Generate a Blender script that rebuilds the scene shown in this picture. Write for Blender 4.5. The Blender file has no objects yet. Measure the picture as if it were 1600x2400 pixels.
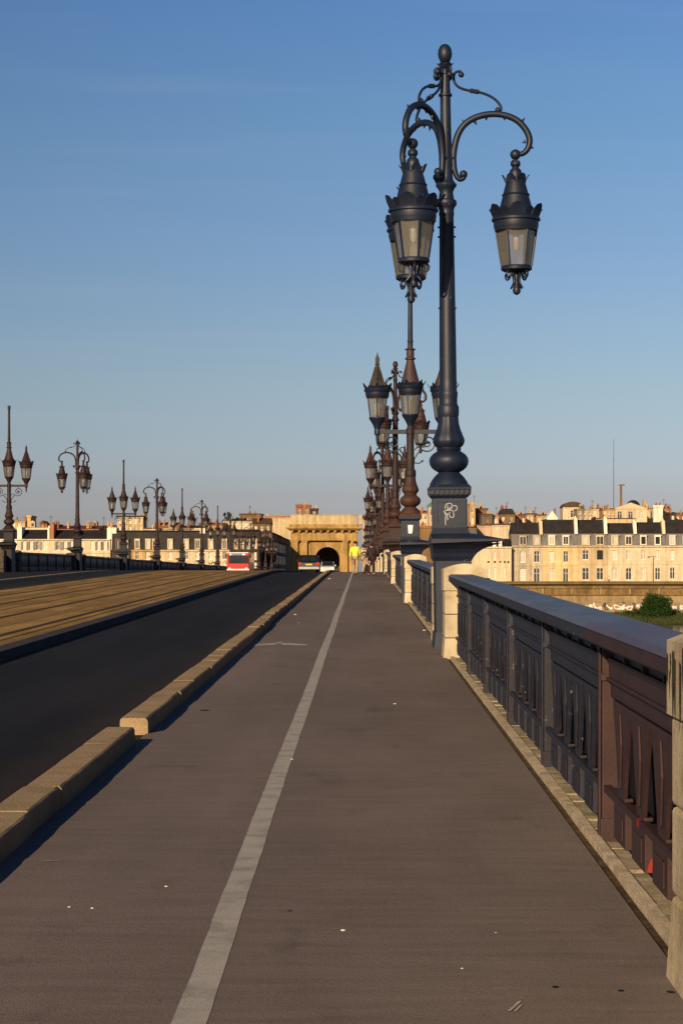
import bpy, math, random
from math import sin, cos, pi, radians, sqrt, atan2
from mathutils import Vector
random.seed(11)
SC = bpy.context.scene
COL = SC.collection
F = 5000.0                       # focal length in photo pixels
EYE = 1.6

# ------------------------------------------------------------------ helpers
class MB:
    """collects shapes and links them as ONE mesh object"""
    def __init__(s): s.v = []; s.f = []; s.m = []; s.mi = 0
    def add(s, vs, fs):
        n = len(s.v); s.v += [tuple(p) for p in vs]
        for q in fs: s.f.append(tuple(i + n for i in q)); s.m.append(s.mi)
    def quad(s, *p): s.add(p, [tuple(range(len(p)))])
    def box(s, x0, x1, y0, y1, z0, z1):
        s.add([(x0,y0,z0),(x1,y0,z0),(x1,y1,z0),(x0,y1,z0),(x0,y0,z1),(x1,y0,z1),(x1,y1,z1),(x0,y1,z1)],
              [(0,3,2,1),(4,5,6,7),(0,1,5,4),(1,2,6,5),(2,3,7,6),(3,0,4,7)])
    def hexa(s, b, t):            # frustum between two 4-point loops
        s.add(list(b) + list(t), [(0,3,2,1),(4,5,6,7),(0,1,5,4),(1,2,6,5),(2,3,7,6),(3,0,4,7)])
    def frus(s, x0,x1,y0,y1,z0, X0,X1,Y0,Y1,z1):
        s.hexa([(x0,y0,z0),(x1,y0,z0),(x1,y1,z0),(x0,y1,z0)], [(X0,Y0,z1),(X1,Y0,z1),(X1,Y1,z1),(X0,Y1,z1)])
    def lathe(s, prof, n=20, c=(0,0), lobes=0, amp=0.0, rot=0.0, cap=True):
        vs = []; fs = []
        for (r, z) in prof:
            for i in range(n):
                a = 2*pi*i/n + rot
                k = 1.0 if not lobes else 1 + amp*(abs(cos(lobes*a/2)) - .5)
                vs.append((c[0]+r*k*cos(a), c[1]+r*k*sin(a), z))
        for j in range(len(prof)-1):
            for i in range(n):
                a, b = j*n+i, j*n+(i+1) % n
                fs.append((a, b, b+n, a+n))
        if cap:
            fs.append(tuple(range(n-1, -1, -1))); fs.append(tuple((len(prof)-1)*n+i for i in range(n)))
        s.add(vs, fs)
    def ball(s, c, r, n=12, sz=1.0):
        p = [(max(r*sin(pi*i/8), .0005), c[2]-r*sz*cos(pi*i/8)) for i in range(9)]
        s.lathe(p, n, (c[0], c[1]))
    def tube(s, pts, rad, n=8):
        pts = [Vector(p) for p in pts]
        if not isinstance(rad, (list, tuple)): rad = [rad]*len(pts)
        vs = []; fs = []; up = None
        for i, p in enumerate(pts):
            t = (pts[min(i+1, len(pts)-1)] - pts[max(i-1, 0)]).normalized()
            if up is None:
                up = Vector((0,0,1)) if abs(t.z) < .9 else Vector((1,0,0))
            u = (up - t*up.dot(t)).normalized(); w = t.cross(u); up = u
            for k in range(n):
                a = 2*pi*k/n
                vs.append(p + (u*cos(a) + w*sin(a))*rad[i])
        for j in range(len(pts)-1):
            for k in range(n):
                a, b = j*n+k, j*n+(k+1) % n
                fs.append((a, b, b+n, a+n))
        fs.append(tuple(range(n-1, -1, -1))); fs.append(tuple((len(pts)-1)*n+k for k in range(n)))
        s.add(vs, fs)
    def merge(s, o, dx=0, dy=0, dz=0, rz=0):
        c, q = cos(rz), sin(rz); n = len(s.v)
        s.v += [(x*c-y*q+dx, x*q+y*c+dy, z+dz) for (x, y, z) in o.v]
        for f, m in zip(o.f, o.m): s.f.append(tuple(i+n for i in f)); s.m.append(m)
    def build(s, name, mats, parent=None, smooth=False, loc=None, rz=0, bevel=0):
        me = bpy.data.meshes.new(name)
        me.from_pydata(s.v, [], s.f)
        if not isinstance(mats, (list, tuple)): mats = [mats]
        for m in mats: me.materials.append(m)
        me.polygons.foreach_set('material_index', s.m)
        if smooth:
            me.polygons.foreach_set('use_smooth', [True]*len(me.polygons))
            me.set_sharp_from_angle(angle=radians(38))
        me.update()
        o = bpy.data.objects.new(name, me); COL.objects.link(o)
        if parent: o.parent = parent
        if loc: o.location = loc
        o.rotation_euler.z = rz
        if bevel:
            b = o.modifiers.new('bevel', 'BEVEL'); b.width = bevel; b.segments = 2; b.limit_method = 'ANGLE'
        return o

def spline(pts, n=6):             # Catmull-Rom through 2-D or 3-D points
    P = [Vector(p) for p in pts]; P = [P[0]*2-P[1]] + P + [P[-1]*2-P[-2]]
    out = []
    for i in range(1, len(P)-2):
        for k in range(n):
            t = k/n; a, b, c, d = P[i-1], P[i], P[i+1], P[i+2]
            out.append(.5*((2*b) + (c-a)*t + (2*a-5*b+4*c-d)*t*t + (3*b-a-3*c+d)*t**3))
    out.append(P[-2]); return out

def tag(o, label, cat, group=None):
    o['label'] = label; o['category'] = cat; o['kind'] = 'thing'
    if group: o['group'] = group
    return o
def struct(o): o['kind'] = 'structure'; return o
def stuff(o): o['kind'] = 'stuff'; return o
def empty(name, loc, label=None, cat=None, group=None, rz=0):
    o = bpy.data.objects.new(name, None); COL.objects.link(o)
    o.location = loc; o.rotation_euler.z = rz; o.empty_display_size = .2
    if label: tag(o, label, cat, group)
    return o
def copy_tree(o, parent=None):
    c = o.copy(); COL.objects.link(c)
    c.parent = parent
    for ch in [k for k in KIDS.get(o.name, [])]: copy_tree(ch, c)
    return c
KIDS = {}
def index_kids():
    KIDS.clear()
    for o in COL.objects:
        if o.parent: KIDS.setdefault(o.parent.name, []).append(o)

def X(px, Y): return (px-850)*Y/F
def Z(py, Y): return EYE-(py-1338)*Y/F

S_, Y1_, Y2_, E_ = .0126, 112., 136., -.0026
def zd(y):                        # deck height along the bridge
    if y < Y1_: return S_*y
    z1 = S_*Y1_
    if y < Y2_:
        t = y-Y1_; return z1 + S_*t + .5*(E_-S_)/(Y2_-Y1_)*t*t
    z2 = z1 + (S_+E_)/2*(Y2_-Y1_)
    if y < 485: return z2 + E_*(y-Y2_)
    z3 = z2 + E_*(485-Y2_)
    return max(-1.15, z3 - (y-485)*.045)

# ------------------------------------------------------------------ materials
def mat(name, cols, scale=3., rough=.8, bump=0., bscale=60., spec=.3, metal=0., stretch=(1,1,1), fine=0.12, fscale=90.,
        streak=0., coord='Object', detail=5., lo=.3, hi=.7, rand=0., chips=0.):
    m = bpy.data.materials.new(name); m.use_nodes = True
    nt = m.node_tree; N = nt.nodes; L = nt.links
    b = N['Principled BSDF']
    b.inputs['Roughness'].default_value = rough; b.inputs['Metallic'].default_value = metal
    b.inputs['Specular IOR Level'].default_value = spec
    tc = N.new('ShaderNodeTexCoord')
    mp = N.new('ShaderNodeMapping'); mp.inputs['Scale'].default_value = stretch
    if coord == 'Position':
        g = N.new('ShaderNodeNewGeometry'); L.new(g.outputs['Position'], mp.inputs['Vector'])
    else: L.new(tc.outputs[coord], mp.inputs['Vector'])
    n1 = N.new('ShaderNodeTexNoise'); n1.inputs['Scale'].default_value = scale; n1.inputs['Detail'].default_value = detail
    n1.inputs['Roughness'].default_value = .62
    L.new(mp.outputs[0], n1.inputs['Vector'])
    rp = N.new('ShaderNodeValToRGB'); cr = rp.color_ramp
    k = len(cols)
    cr.elements[0].position = lo; cr.elements[0].color = (*cols[0], 1)
    cr.elements[1].position = hi; cr.elements[1].color = (*cols[-1], 1)
    for i in range(1, k-1):
        e = cr.elements.new(lo+(hi-lo)*i/(k-1)); e.color = (*cols[i], 1)
    L.new(n1.outputs['Fac'], rp.inputs['Fac'])
    out = rp.outputs['Color']
    def mul(val, lo_, hi_):
        nonlocal out
        mr = N.new('ShaderNodeMapRange'); mr.inputs['From Min'].default_value = .3; mr.inputs['From Max'].default_value = .7
        mr.inputs['To Min'].default_value = lo_; mr.inputs['To Max'].default_value = hi_
        L.new(val, mr.inputs['Value'])
        mx = N.new('ShaderNodeMix'); mx.data_type = 'RGBA'; mx.blend_type = 'MULTIPLY'; mx.inputs['Factor'].default_value = 1
        L.new(out, mx.inputs['A']); L.new(mr.outputs[0], mx.inputs['B']); out = mx.outputs['Result']
    if fine:
        n2 = N.new('ShaderNodeTexNoise'); n2.inputs['Scale'].default_value = fscale; n2.inputs['Detail'].default_value = 3
        L.new(mp.outputs[0], n2.inputs['Vector']); mul(n2.outputs['Fac'], 1-fine, 1+fine)
    if streak:
        mp2 = N.new('ShaderNodeMapping'); mp2.inputs['Scale'].default_value = (1.3, 1.3, .12)
        g2 = N.new('ShaderNodeNewGeometry'); L.new(g2.outputs['Position'], mp2.inputs['Vector'])
        n3 = N.new('ShaderNodeTexNoise'); n3.inputs['Scale'].default_value = 1.; n3.inputs['Detail'].default_value = 6
        L.new(mp2.outputs[0], n3.inputs['Vector']); mul(n3.outputs['Fac'], 1-streak, 1+streak*.5)
    if rand:
        oi = N.new('ShaderNodeObjectInfo'); mr = N.new('ShaderNodeMapRange')
        mr.inputs['To Min'].default_value = 1-rand; mr.inputs['To Max'].default_value = 1+rand
        L.new(oi.outputs['Random'], mr.inputs['Value'])
        mx = N.new('ShaderNodeMix'); mx.data_type = 'RGBA'; mx.blend_type = 'MULTIPLY'; mx.inputs['Factor'].default_value = 1
        L.new(out, mx.inputs['A']); L.new(mr.outputs[0], mx.inputs['B']); out = mx.outputs['Result']
    if chips:
        nc = N.new('ShaderNodeTexNoise'); nc.inputs['Scale'].default_value = 14.; nc.inputs['Detail'].default_value = 9; nc.inputs['Roughness'].default_value = .7
        gg = N.new('ShaderNodeNewGeometry'); L.new(gg.outputs['Position'], nc.inputs['Vector'])
        mr = N.new('ShaderNodeMapRange'); mr.inputs['From Min'].default_value = chips; mr.inputs['From Max'].default_value = chips+.02
        L.new(nc.outputs['Fac'], mr.inputs['Value'])
        mx = N.new('ShaderNodeMix'); mx.data_type = 'RGBA'; mx.inputs['B'].default_value = (.13, .14, .14, 1)
        L.new(mr.outputs[0], mx.inputs['Factor']); L.new(out, mx.inputs['A']); out = mx.outputs['Result']
    L.new(out, b.inputs['Base Color'])
    if bump:
        n4 = N.new('ShaderNodeTexNoise'); n4.inputs['Scale'].default_value = bscale; n4.inputs['Detail'].default_value = 4
        L.new(mp.outputs[0], n4.inputs['Vector'])
        bp = N.new('ShaderNodeBump'); bp.inputs['Strength'].default_value = bump; bp.inputs['Distance'].default_value = .02
        L.new(n4.outputs['Fac'], bp.inputs['Height']); L.new(bp.outputs[0], b.inputs['Normal'])
    return m

M = {}
M['asphalt'] = mat('path_asphalt', [(.139,.113,.104),(.155,.126,.116),(.171,.139,.128)], 1.1, .9, .22, 190, .2, coord='Position', fine=.13, fscale=130, stretch=(.8,.35,1), detail=8)
def stained(m, big, spot, cross):
    nt = m.node_tree; N = nt.nodes; L = nt.links; b = N['Principled BSDF']; src = b.inputs['Base Color'].links[0].from_socket
    g = N.new('ShaderNodeNewGeometry')
    for (sc_, det, a, c, lo_, hi_, rot) in big:
        mp = N.new('ShaderNodeMapping'); mp.inputs['Scale'].default_value = sc_; mp.inputs['Rotation'].default_value = (0, 0, rot); L.new(g.outputs['Position'], mp.inputs['Vector'])
        n = N.new('ShaderNodeTexNoise'); n.inputs['Scale'].default_value = 1; n.inputs['Detail'].default_value = det; n.inputs['Roughness'].default_value = .65; L.new(mp.outputs[0], n.inputs['Vector'])
        r = N.new('ShaderNodeMapRange'); r.inputs['From Min'].default_value = lo_; r.inputs['From Max'].default_value = hi_; r.inputs['To Min'].default_value = a; r.inputs['To Max'].default_value = c; L.new(n.outputs['Fac'], r.inputs['Value'])
        x = N.new('ShaderNodeMix'); x.data_type = 'RGBA'; x.blend_type = 'MULTIPLY'; x.inputs['Factor'].default_value = 1; L.new(src, x.inputs['A']); L.new(r.outputs[0], x.inputs['B']); src = x.outputs['Result']
    L.new(src, b.inputs['Base Color'])
stained(M['asphalt'], [((.5,.10,1), 4, .86, 1.12, .35, .65, 0), ((2.2,1.1,1), 7, 1., .72, .60, .74, .4), ((1.3,9.,1), 5, .92, 1.07, .38, .62, .03), ((.9,22.,1), 6, 1., .74, .64, .72, 0), ((7,.5,1), 5, 1., 1.16, .66, .76, .16), ((16,9,1), 3, 1., .6, .70, .76, 0)], 0, 0)
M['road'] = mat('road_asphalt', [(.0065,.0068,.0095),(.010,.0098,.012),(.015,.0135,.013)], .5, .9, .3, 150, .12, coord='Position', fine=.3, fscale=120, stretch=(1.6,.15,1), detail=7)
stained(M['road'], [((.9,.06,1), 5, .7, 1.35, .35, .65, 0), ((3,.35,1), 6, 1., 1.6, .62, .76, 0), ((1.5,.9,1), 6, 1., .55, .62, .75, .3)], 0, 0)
def dirt_edge(m, x0, x1, col):
    nt = m.node_tree; N = nt.nodes; L = nt.links; b = N['Principled BSDF']; src = b.inputs['Base Color'].links[0].from_socket
    g = N.new('ShaderNodeNewGeometry'); q = N.new('ShaderNodeSeparateXYZ'); L.new(g.outputs['Position'], q.inputs[0])
    n = N.new('ShaderNodeTexNoise'); n.inputs['Scale'].default_value = 1.4; n.inputs['Detail'].default_value = 7; L.new(g.outputs['Position'], n.inputs['Vector'])
    a = N.new('ShaderNodeMath'); a.operation = 'MULTIPLY_ADD'; a.inputs[1].default_value = .7; L.new(n.outputs['Fac'], a.inputs[0]); L.new(q.outputs['X'], a.inputs[2])
    r = N.new('ShaderNodeMapRange'); r.inputs['From Min'].default_value = x0+.35; r.inputs['From Max'].default_value = x1+.35; r.inputs['To Max'].default_value = .9; L.new(a.outputs[0], r.inputs['Value'])
    x = N.new('ShaderNodeMix'); x.data_type = 'RGBA'; x.inputs['B'].default_value = (*col, 1); L.new(r.outputs[0], x.inputs['Factor']); L.new(src, x.inputs['A']); L.new(x.outputs['Result'], b.inputs['Base Color'])
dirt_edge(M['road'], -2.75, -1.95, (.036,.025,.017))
M['line'] = mat('line_paint', [(.24,.23,.21),(.36,.345,.32),(.42,.40,.37)], 5., .8, .3, 200, .3, coord='Position', fine=.2, fscale=150, detail=8)
M['road2'] = mat('far_road_asphalt', [(.013,.012,.014),(.022,.019,.019)], .5, .9, .3, 150, .1, coord='Position', fine=.3, fscale=120, stretch=(1.6,.15,1), detail=7)
M['kerb'] = mat('kerb_stone', [(.22,.155,.085),(.31,.225,.125),(.38,.28,.165)], 2.2, .85, .5, 70, .2, coord='Position', fine=.2, detail=8)
M['tram'] = mat('tram_paving', [(.15,.088,.026),(.27,.165,.05),(.40,.255,.085)], .9, .95, .4, 40, .1, coord='Position', fine=.3, fscale=30, stretch=(1.6,.22,1), detail=9)
M['rail'] = mat('tram_rail', [(.03,.02,.01),(.07,.045,.02)], 4., .8, 0, 60, .1, coord='Position')
M['feed'] = mat('tram_feed_strip', [(.17,.105,.035),(.27,.17,.06)], 3., .9, 0, 60, .1, coord='Position')
M['tkerb'] = mat('tram_kerb_stone', [(.028,.026,.030),(.055,.050,.054)], 3., .9, .3, 60, .15, coord='Position')
M['gutter'] = mat('gutter_dirt', [(.035,.025,.015),(.08,.058,.034),(.14,.10,.06)], 7., .95, .6, 60, .1, coord='Position', detail=9)
M['lip'] = mat('lip_stone', [(.28,.22,.15),(.45,.37,.26),(.58,.50,.37)], 6., .9, .6, 70, .2, coord='Position', detail=9)
M['ledge'] = mat('ledge_stone', [(.16,.125,.075),(.30,.245,.16),(.44,.37,.26)], 5., .9, .6, 60, .2, coord='Position', detail=9)
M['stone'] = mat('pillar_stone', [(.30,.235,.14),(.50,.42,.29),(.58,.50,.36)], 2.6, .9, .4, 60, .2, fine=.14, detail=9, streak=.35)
M['darkstone'] = mat('dark_pillar_stone', [(.035,.027,.022),(.06,.047,.038),(.09,.072,.055)], 2.6, .9, .3, 60, .2, detail=9, streak=.35)  # darker tone of the pillar stone, for the left parapet and drip stains
M['bridge'] = mat('bridge_stone', [(.30,.22,.13),(.42,.33,.22)], 1.2, .9, .3, 20, .2, coord='Position')
M['slate'] = mat('slate_paint', [(.005,.009,.022),(.0075,.0135,.034),(.012,.020,.044)], 2.2, .5, .04, 40, .4, fine=.15, detail=8, lo=.35, hi=.75, chips=.66)
M['slate2'] = mat('worn_slate_paint', [(.015,.010,.013),(.010,.013,.029),(.016,.020,.040)], 4., .55, .06, 50, .35, fine=.3, fscale=30, detail=9, lo=.32, hi=.72, chips=.635)
M['maroon'] = mat('maroon_paint', [(.022,.011,.013),(.034,.016,.017),(.046,.021,.020)], 2.5, .55, .05, 40, .3, fine=.2, detail=8, chips=.68)
M['rust'] = mat('rust_primer', [(.024,.011,.009),(.042,.019,.015),(.062,.028,.020)], 2.0, .65, .2, 40, .3, fine=.2, detail=8, rand=.2)
M['rustdark'] = mat('dark_rust_primer', [(.014,.008,.009),(.024,.012,.013),(.036,.017,.016)], 2.0, .6, .2, 40, .3, fine=.2, detail=8, rand=.2)
M['browniron'] = mat('brown_black_iron', [(.012,.009,.011),(.022,.014,.014),(.032,.021,.019)], 2., .6, .04, 40, .3)
M['greyroof'] = mat('grey_brown_paint', [(.022,.018,.018),(.045,.036,.030),(.085,.070,.050)], 2.5, .6, .04, 40, .3, streak=.3)
M['backing'] = mat('shade_blue_iron', [(.006,.007,.012),(.010,.012,.020),(.018,.016,.020)], 3., .8, .04, 40, .15, coord='Position')  # iron backing coloured near-black to deepen the shade in the railing slots
M['blackiron'] = mat('blackened_iron', [(.006,.006,.008),(.011,.010,.013)], 2., .6, .04, 40, .3)
M['pinkroof'] = mat('faded_maroon_paint', [(.040,.022,.025),(.058,.032,.035)], 2., .6, .1, 40, .35)
M['caplit'] = mat('lit_handrail_slate', [(.045,.050,.062),(.075,.085,.102),(.11,.12,.14)], 3.5, .45, .15, 60, .5, coord='Position', fine=.2, detail=9, stretch=(1.5,.4,1))  # handrail top: paler slate, its lit and sky-reflecting look put into the colour
M['capmar'] = mat('handrail_plum', [(.050,.035,.040),(.075,.052,.060),(.09,.062,.07)], 3.5, .45, .12, 60, .5, coord='Position', fine=.15, detail=9, stretch=(1.5,.4,1))
M['white'] = mat('white_paint', [(.62,.62,.60),(.8,.8,.78)], 5., .6, 0, 60, .3)
M['red'] = mat('red_paint', [(.22,.010,.008),(.32,.016,.012)], 8., .5, 0, 60, .4)
M['graf'] = mat('graffiti_paint', [(.25,.27,.28),(.55,.58,.60)], 30., .6, 0, 60, .3)
M['black'] = mat('dark_opening', [(.004,.004,.006),(.008,.008,.01)], 3., .6)
M['water'] = mat('river_water', [(.060,.045,.040),(.075,.058,.052)], .3, .12, .5, .8, .5, coord='Position', stretch=(1,1,1))
M['city'] = mat('city_ground', [(.22,.18,.13),(.32,.27,.2)], .05, .9, coord='Position')

def glassmat(name, col, tr):
    m = bpy.data.materials.new(name); m.use_nodes = True; nt = m.node_tree; N = nt.nodes; L = nt.links
    N.clear(); out = N.new('ShaderNodeOutputMaterial')
    n = N.new('ShaderNodeTexNoise'); n.inputs['Scale'].default_value = 3.; n.inputs['Detail'].default_value = 5
    tc = N.new('ShaderNodeTexCoord'); L.new(tc.outputs['Object'], n.inputs['Vector'])
    rp = N.new('ShaderNodeValToRGB'); rp.color_ramp.elements[0].position = .3; rp.color_ramp.elements[1].position = .75
    rp.color_ramp.elements[0].color = (*[c*.75 for c in col], 1); rp.color_ramp.elements[1].color = (*col, 1)
    L.new(n.outputs['Fac'], rp.inputs['Fac'])
    d = N.new('ShaderNodeBsdfDiffuse'); t = N.new('ShaderNodeBsdfTranslucent'); g = N.new('ShaderNodeBsdfGlossy'); tp = N.new('ShaderNodeBsdfTransparent')
    g.inputs['Roughness'].default_value = .12
    L.new(rp.outputs[0], d.inputs['Color']); L.new(rp.outputs[0], t.inputs['Color'])
    m1 = N.new('ShaderNodeMixShader'); m1.inputs[0].default_value = .55; L.new(d.outputs[0], m1.inputs[1]); L.new(t.outputs[0], m1.inputs[2])
    m2 = N.new('ShaderNodeMixShader'); m2.inputs[0].default_value = tr; L.new(m1.outputs[0], m2.inputs[1]); L.new(tp.outputs[0], m2.inputs[2])
    fr = N.new('ShaderNodeFresnel'); fr.inputs['IOR'].default_value = 1.5
    m3 = N.new('ShaderNodeMixShader'); L.new(fr.outputs[0], m3.inputs[0]); L.new(m2.outputs[0], m3.inputs[1]); L.new(g.outputs[0], m3.inputs[2])
    L.new(m3.outputs[0], out.inputs[0]); return m
M['frost'] = glassmat('frosted_glass', (.42,.40,.36), .48)
M['opal'] = mat('opal_bulb', [(.45,.44,.42),(.6,.59,.56)], 4., .3, 0, 60, .5)
M['pane'] = mat('window_glass', [(.015,.018,.024),(.05,.055,.065)], .35, .08, 0, 60, .6, coord='Position')
M['curtain'] = mat('curtained_glass', [(.30,.28,.23),(.55,.50,.40)], .6, .35, 0, 60, .5, coord='Position', stretch=(3,1,.5))
M['frame'] = mat('window_frame_paint', [(.6,.56,.46),(.72,.68,.58)], 2., .6)

# ------------------------------------------------------------------ camera, sun, sky
cam = bpy.data.cameras.new('camera'); co = bpy.data.objects.new('camera', cam); COL.objects.link(co)
co.location = (0, 0, EYE); co.rotation_euler = (pi/2, 0, 0)
cam.sensor_fit = 'AUTO'; cam.sensor_width = 36; cam.lens = F/2400*36
cam.shift_x = -50/2400; cam.shift_y = 138/2400
cam.clip_start = .1; cam.clip_end = 12000
SC.camera = co
AZ, EL = radians(20), radians(18)
sd = Vector((sin(AZ)*cos(EL), cos(AZ)*cos(EL), -sin(EL)))
sl = bpy.data.lights.new('sun', 'SUN'); so = bpy.data.objects.new('sun', sl); COL.objects.link(so)
sl.energy = 5; sl.angle = radians(.53); sl.color = (1, .75, .46)
so.rotation_euler = sd.to_track_quat('-Z', 'Y').to_euler(); so.location = (-30, -60, 40)
w = bpy.data.worlds.new('World'); SC.world = w; w.use_nodes = True
nt = w.node_tree; N = nt.nodes; L = nt.links; bg = N['Background']
sky = N.new('ShaderNodeTexSky'); sky.sky_type = 'NISHITA'; sky.sun_disc = False
sky.sun_elevation = EL; sky.sun_rotation = atan2(-sd.x, -sd.y)
sky.air_density = 1.; sky.dust_density = .6; sky.ozone_density = 2.; sky.altitude = 0
tc = N.new('ShaderNodeTexCoord'); sx = N.new('ShaderNodeSeparateXYZ'); L.new(tc.outputs['Generated'], sx.inputs[0])
rp = N.new('ShaderNodeValToRGB'); cr = rp.color_ramp
cr.elements[0].position = 0; cr.elements[0].color = (1,1,1,1)
cr.elements[1].position = 1; cr.elements[1].color = (1,1,1,1)
SKY_STOPS = [(0.0, (0.458, 0.461, 0.677)), (0.0356, (0.47, 0.45, 0.628)), (0.0475, (0.491, 0.488, 0.648)), (0.0872, (0.501, 0.509, 0.599)), (0.146, (0.46, 0.506, 0.628)), (0.203, (0.417, 0.517, 0.637)), (0.253, (0.383, 0.499, 0.678)), (0.45, (0.16, 0.271, 0.437)), (1.0, (0.066, 0.126, 0.249))]
for _p, _c in SKY_STOPS[1:-1]:
    _e = cr.elements.new(_p); _e.color = (*_c, 1)
cr.elements[0].color = (*SKY_STOPS[0][1], 1); cr.elements[len(cr.elements)-1].color = (*SKY_STOPS[-1][1], 1)
L.new(sx.outputs['Z'], rp.inputs['Fac'])
mx = N.new('ShaderNodeMix'); mx.data_type = 'RGBA'; mx.blend_type = 'MULTIPLY'; mx.inputs['Factor'].default_value = 1
L.new(sky.outputs[0], mx.inputs['A']); L.new(rp.outputs[0], mx.inputs['B'])
xr_ = N.new('ShaderNodeMapRange'); xr_.inputs['From Min'].default_value = -.2; xr_.inputs['From Max'].default_value = .2
xr_.inputs['To Min'].default_value = .88; xr_.inputs['To Max'].default_value = 1.1; L.new(sx.outputs['X'], xr_.inputs['Value'])
mx2 = N.new('ShaderNodeMix'); mx2.data_type = 'RGBA'; mx2.blend_type = 'MULTIPLY'; mx2.inputs['Factor'].default_value = 1
L.new(mx.outputs['Result'], mx2.inputs['A']); L.new(xr_.outputs[0], mx2.inputs['B'])
cm = N.new('ShaderNodeMapping'); cm.inputs['Scale'].default_value = (5, 5, 60); cm.inputs['Rotation'].default_value = (0, .05, 0); L.new(tc.outputs['Generated'], cm.inputs['Vector'])
cn = N.new('ShaderNodeTexNoise'); cn.inputs['Scale'].default_value = 1.; cn.inputs['Detail'].default_value = 6; L.new(cm.outputs[0], cn.inputs['Vector'])
cq = N.new('ShaderNodeMapRange'); cq.inputs['From Min'].default_value = .5; cq.inputs['From Max'].default_value = .8; cq.inputs['To Min'].default_value = 0; cq.inputs['To Max'].default_value = .07; L.new(cn.outputs['Fac'], cq.inputs['Value'])
mx3 = N.new('ShaderNodeMix'); mx3.data_type = 'RGBA'; mx3.inputs['B'].default_value = (3.9, 4.1, 4.4, 1); L.new(cq.outputs[0], mx3.inputs['Factor']); L.new(mx2.outputs['Result'], mx3.inputs['A'])
L.new(mx3.outputs['Result'], bg.inputs['Color']); bg.inputs['Strength'].default_value = .1
SC.view_settings.view_transform = 'Standard'; SC.view_settings.look = 'None'; SC.view_settings.exposure = .35; SC.view_settings.gamma = 1

# ------------------------------------------------------------------ the deck
YS = [-40,-20,-10] + [i*2. for i in range(0, 48)] + [96+i for i in range(0, 44)] + [140+i*8. for i in range(0, 46)] + [512, 520, 530, 545]
def sheet(name, m, x0, x1, z, y0=-40, y1=520, thick=None, x_wob=0, ys=None, bevel=0):
    ys = ys or sorted(set([y0] + [y for y in YS if y0 < y < y1] + [y1]))
    b = MB(); rnd = random.Random(hash(name) % 999)
    pr = None
    for y in ys:
        o = x_wob and (rnd.uniform(-1, 1)*x_wob)
        o2 = x_wob and (rnd.uniform(-1, 1)*x_wob)
        cur = [(x0+o, y, zd(y)+z), (x1+o2, y, zd(y)+z)]
        if thick: cur += [(x1+o2, y, zd(y)+z-thick), (x0+o, y, zd(y)+z-thick)]
        if pr:
            k = len(cur)
            if k == 2: b.quad(pr[0], pr[1], cur[1], cur[0])
            else:
                for i in range(4): j = (i+1) % 4; b.quad(pr[i], pr[j], cur[j], cur[i])
        elif thick: b.quad(*cur)
        pr = cur
    if thick: b.quad(*pr[::-1])
    return b.build(name, m, bevel=bevel)

struct(sheet('pavement', M['asphalt'], -1.83, 1.175, 0))
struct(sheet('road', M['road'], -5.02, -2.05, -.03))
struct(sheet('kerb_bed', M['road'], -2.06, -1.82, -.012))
struct(sheet('tram_bed', M['tram'], -11.75, -5.28, .10))
struct(sheet('tram_kerb', M['tkerb'], -5.30, -5.01, .112, thick=.2, bevel=.02))
struct(sheet('far_tram_kerb', M['tkerb'], -11.98, -11.74, .112, thick=.2))
struct(sheet('far_road', M['road2'], -15.12, -11.97, -.03))
struct(sheet('far_kerb', M['kerb'], -15.38, -15.10, .10, thick=.3, bevel=.02))
struct(sheet('far_pavement', M['road2'], -20.05, -15.36, .085))
struct(sheet('gutter', M['gutter'], 1.172, 1.232, -.018, x_wob=0))
struct(sheet('plinth_lip', M['lip'], 1.226, 1.282, .022, thick=.07, y0=-20, y1=500, ys=[-20+i*.5 for i in range(300)] + [130+i*10 for i in range(38)], x_wob=.003))
for xr in (-5.93, -7.365, -9.04, -10.475):
    struct(sheet('tram_rail', M['rail'], xr-.075, xr+.075, .104, y1=500))
for xr in (-6.65, -9.757):
    struct(sheet('tram_feed_strip', M['feed'], xr-.15, xr+.15, .104, y1=500))
# worn seam lines of the tram paving
for xr in (-5.62, -8.2, -11.1):
    struct(sheet('tram_paving_seam', M['gutter'], xr-.03, xr+.03, .104, y1=500))

# painted lane line, slightly wandering, worn edges
b = MB(); rnd = random.Random(4); pr = None
y = -5.
while y < 150:
    xc = -.58 + .004*sin(y*.35) + .0015*sin(y*2.3+1)
    cur = [(xc-.058+rnd.uniform(-.002,.002), y, zd(y)+.002), (xc+.058+rnd.uniform(-.002,.002), y, zd(y)+.002)]
    if pr: b.quad(pr[0], pr[1], cur[1], cur[0])
    pr = cur; y += .22
struct(b.build('lane_line', M['line']))
# white squiggle across the cycle lane
b = MB(); pr = None
for i in range(31):
    t = i/30; x = -1.72+.84*t
    y = 33.7+.35*sin(t*3.1)+(.55 if .38 < t < .52 else 0)*sin((t-.38)/.14*pi)
    hw = .34*(.6+.4*sin(t*pi))*(1 if abs(t-.5) > .02 else .25)
    cur = [(x, y-hw, zd(y-hw)+.004), (x, y+hw, zd(y+hw)+.004)]
    if pr: b.quad(pr[0], cur[0], cur[1], pr[1])
    pr = cur
struct(b.build('chalk_mark', M['line']))
b = MB()
for (px, py, lx, ly, hw) in ((1192, 2372, .05, .16, .006), (1206, 2372, .03, .10, .005), (100, 2020, .10, .04, .02)):
    Y = EYE*F/(py-1275); x = X(px, Y); z = zd(Y)
    b.quad((x-hw, Y, z+.004), (x+hw, Y, z+.004), (x+lx+hw, Y+ly, zd(Y+ly)+.004), (x+lx-hw, Y+ly, zd(Y+ly)+.004))
struct(b.build('scuff_mark', M['line']))

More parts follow.
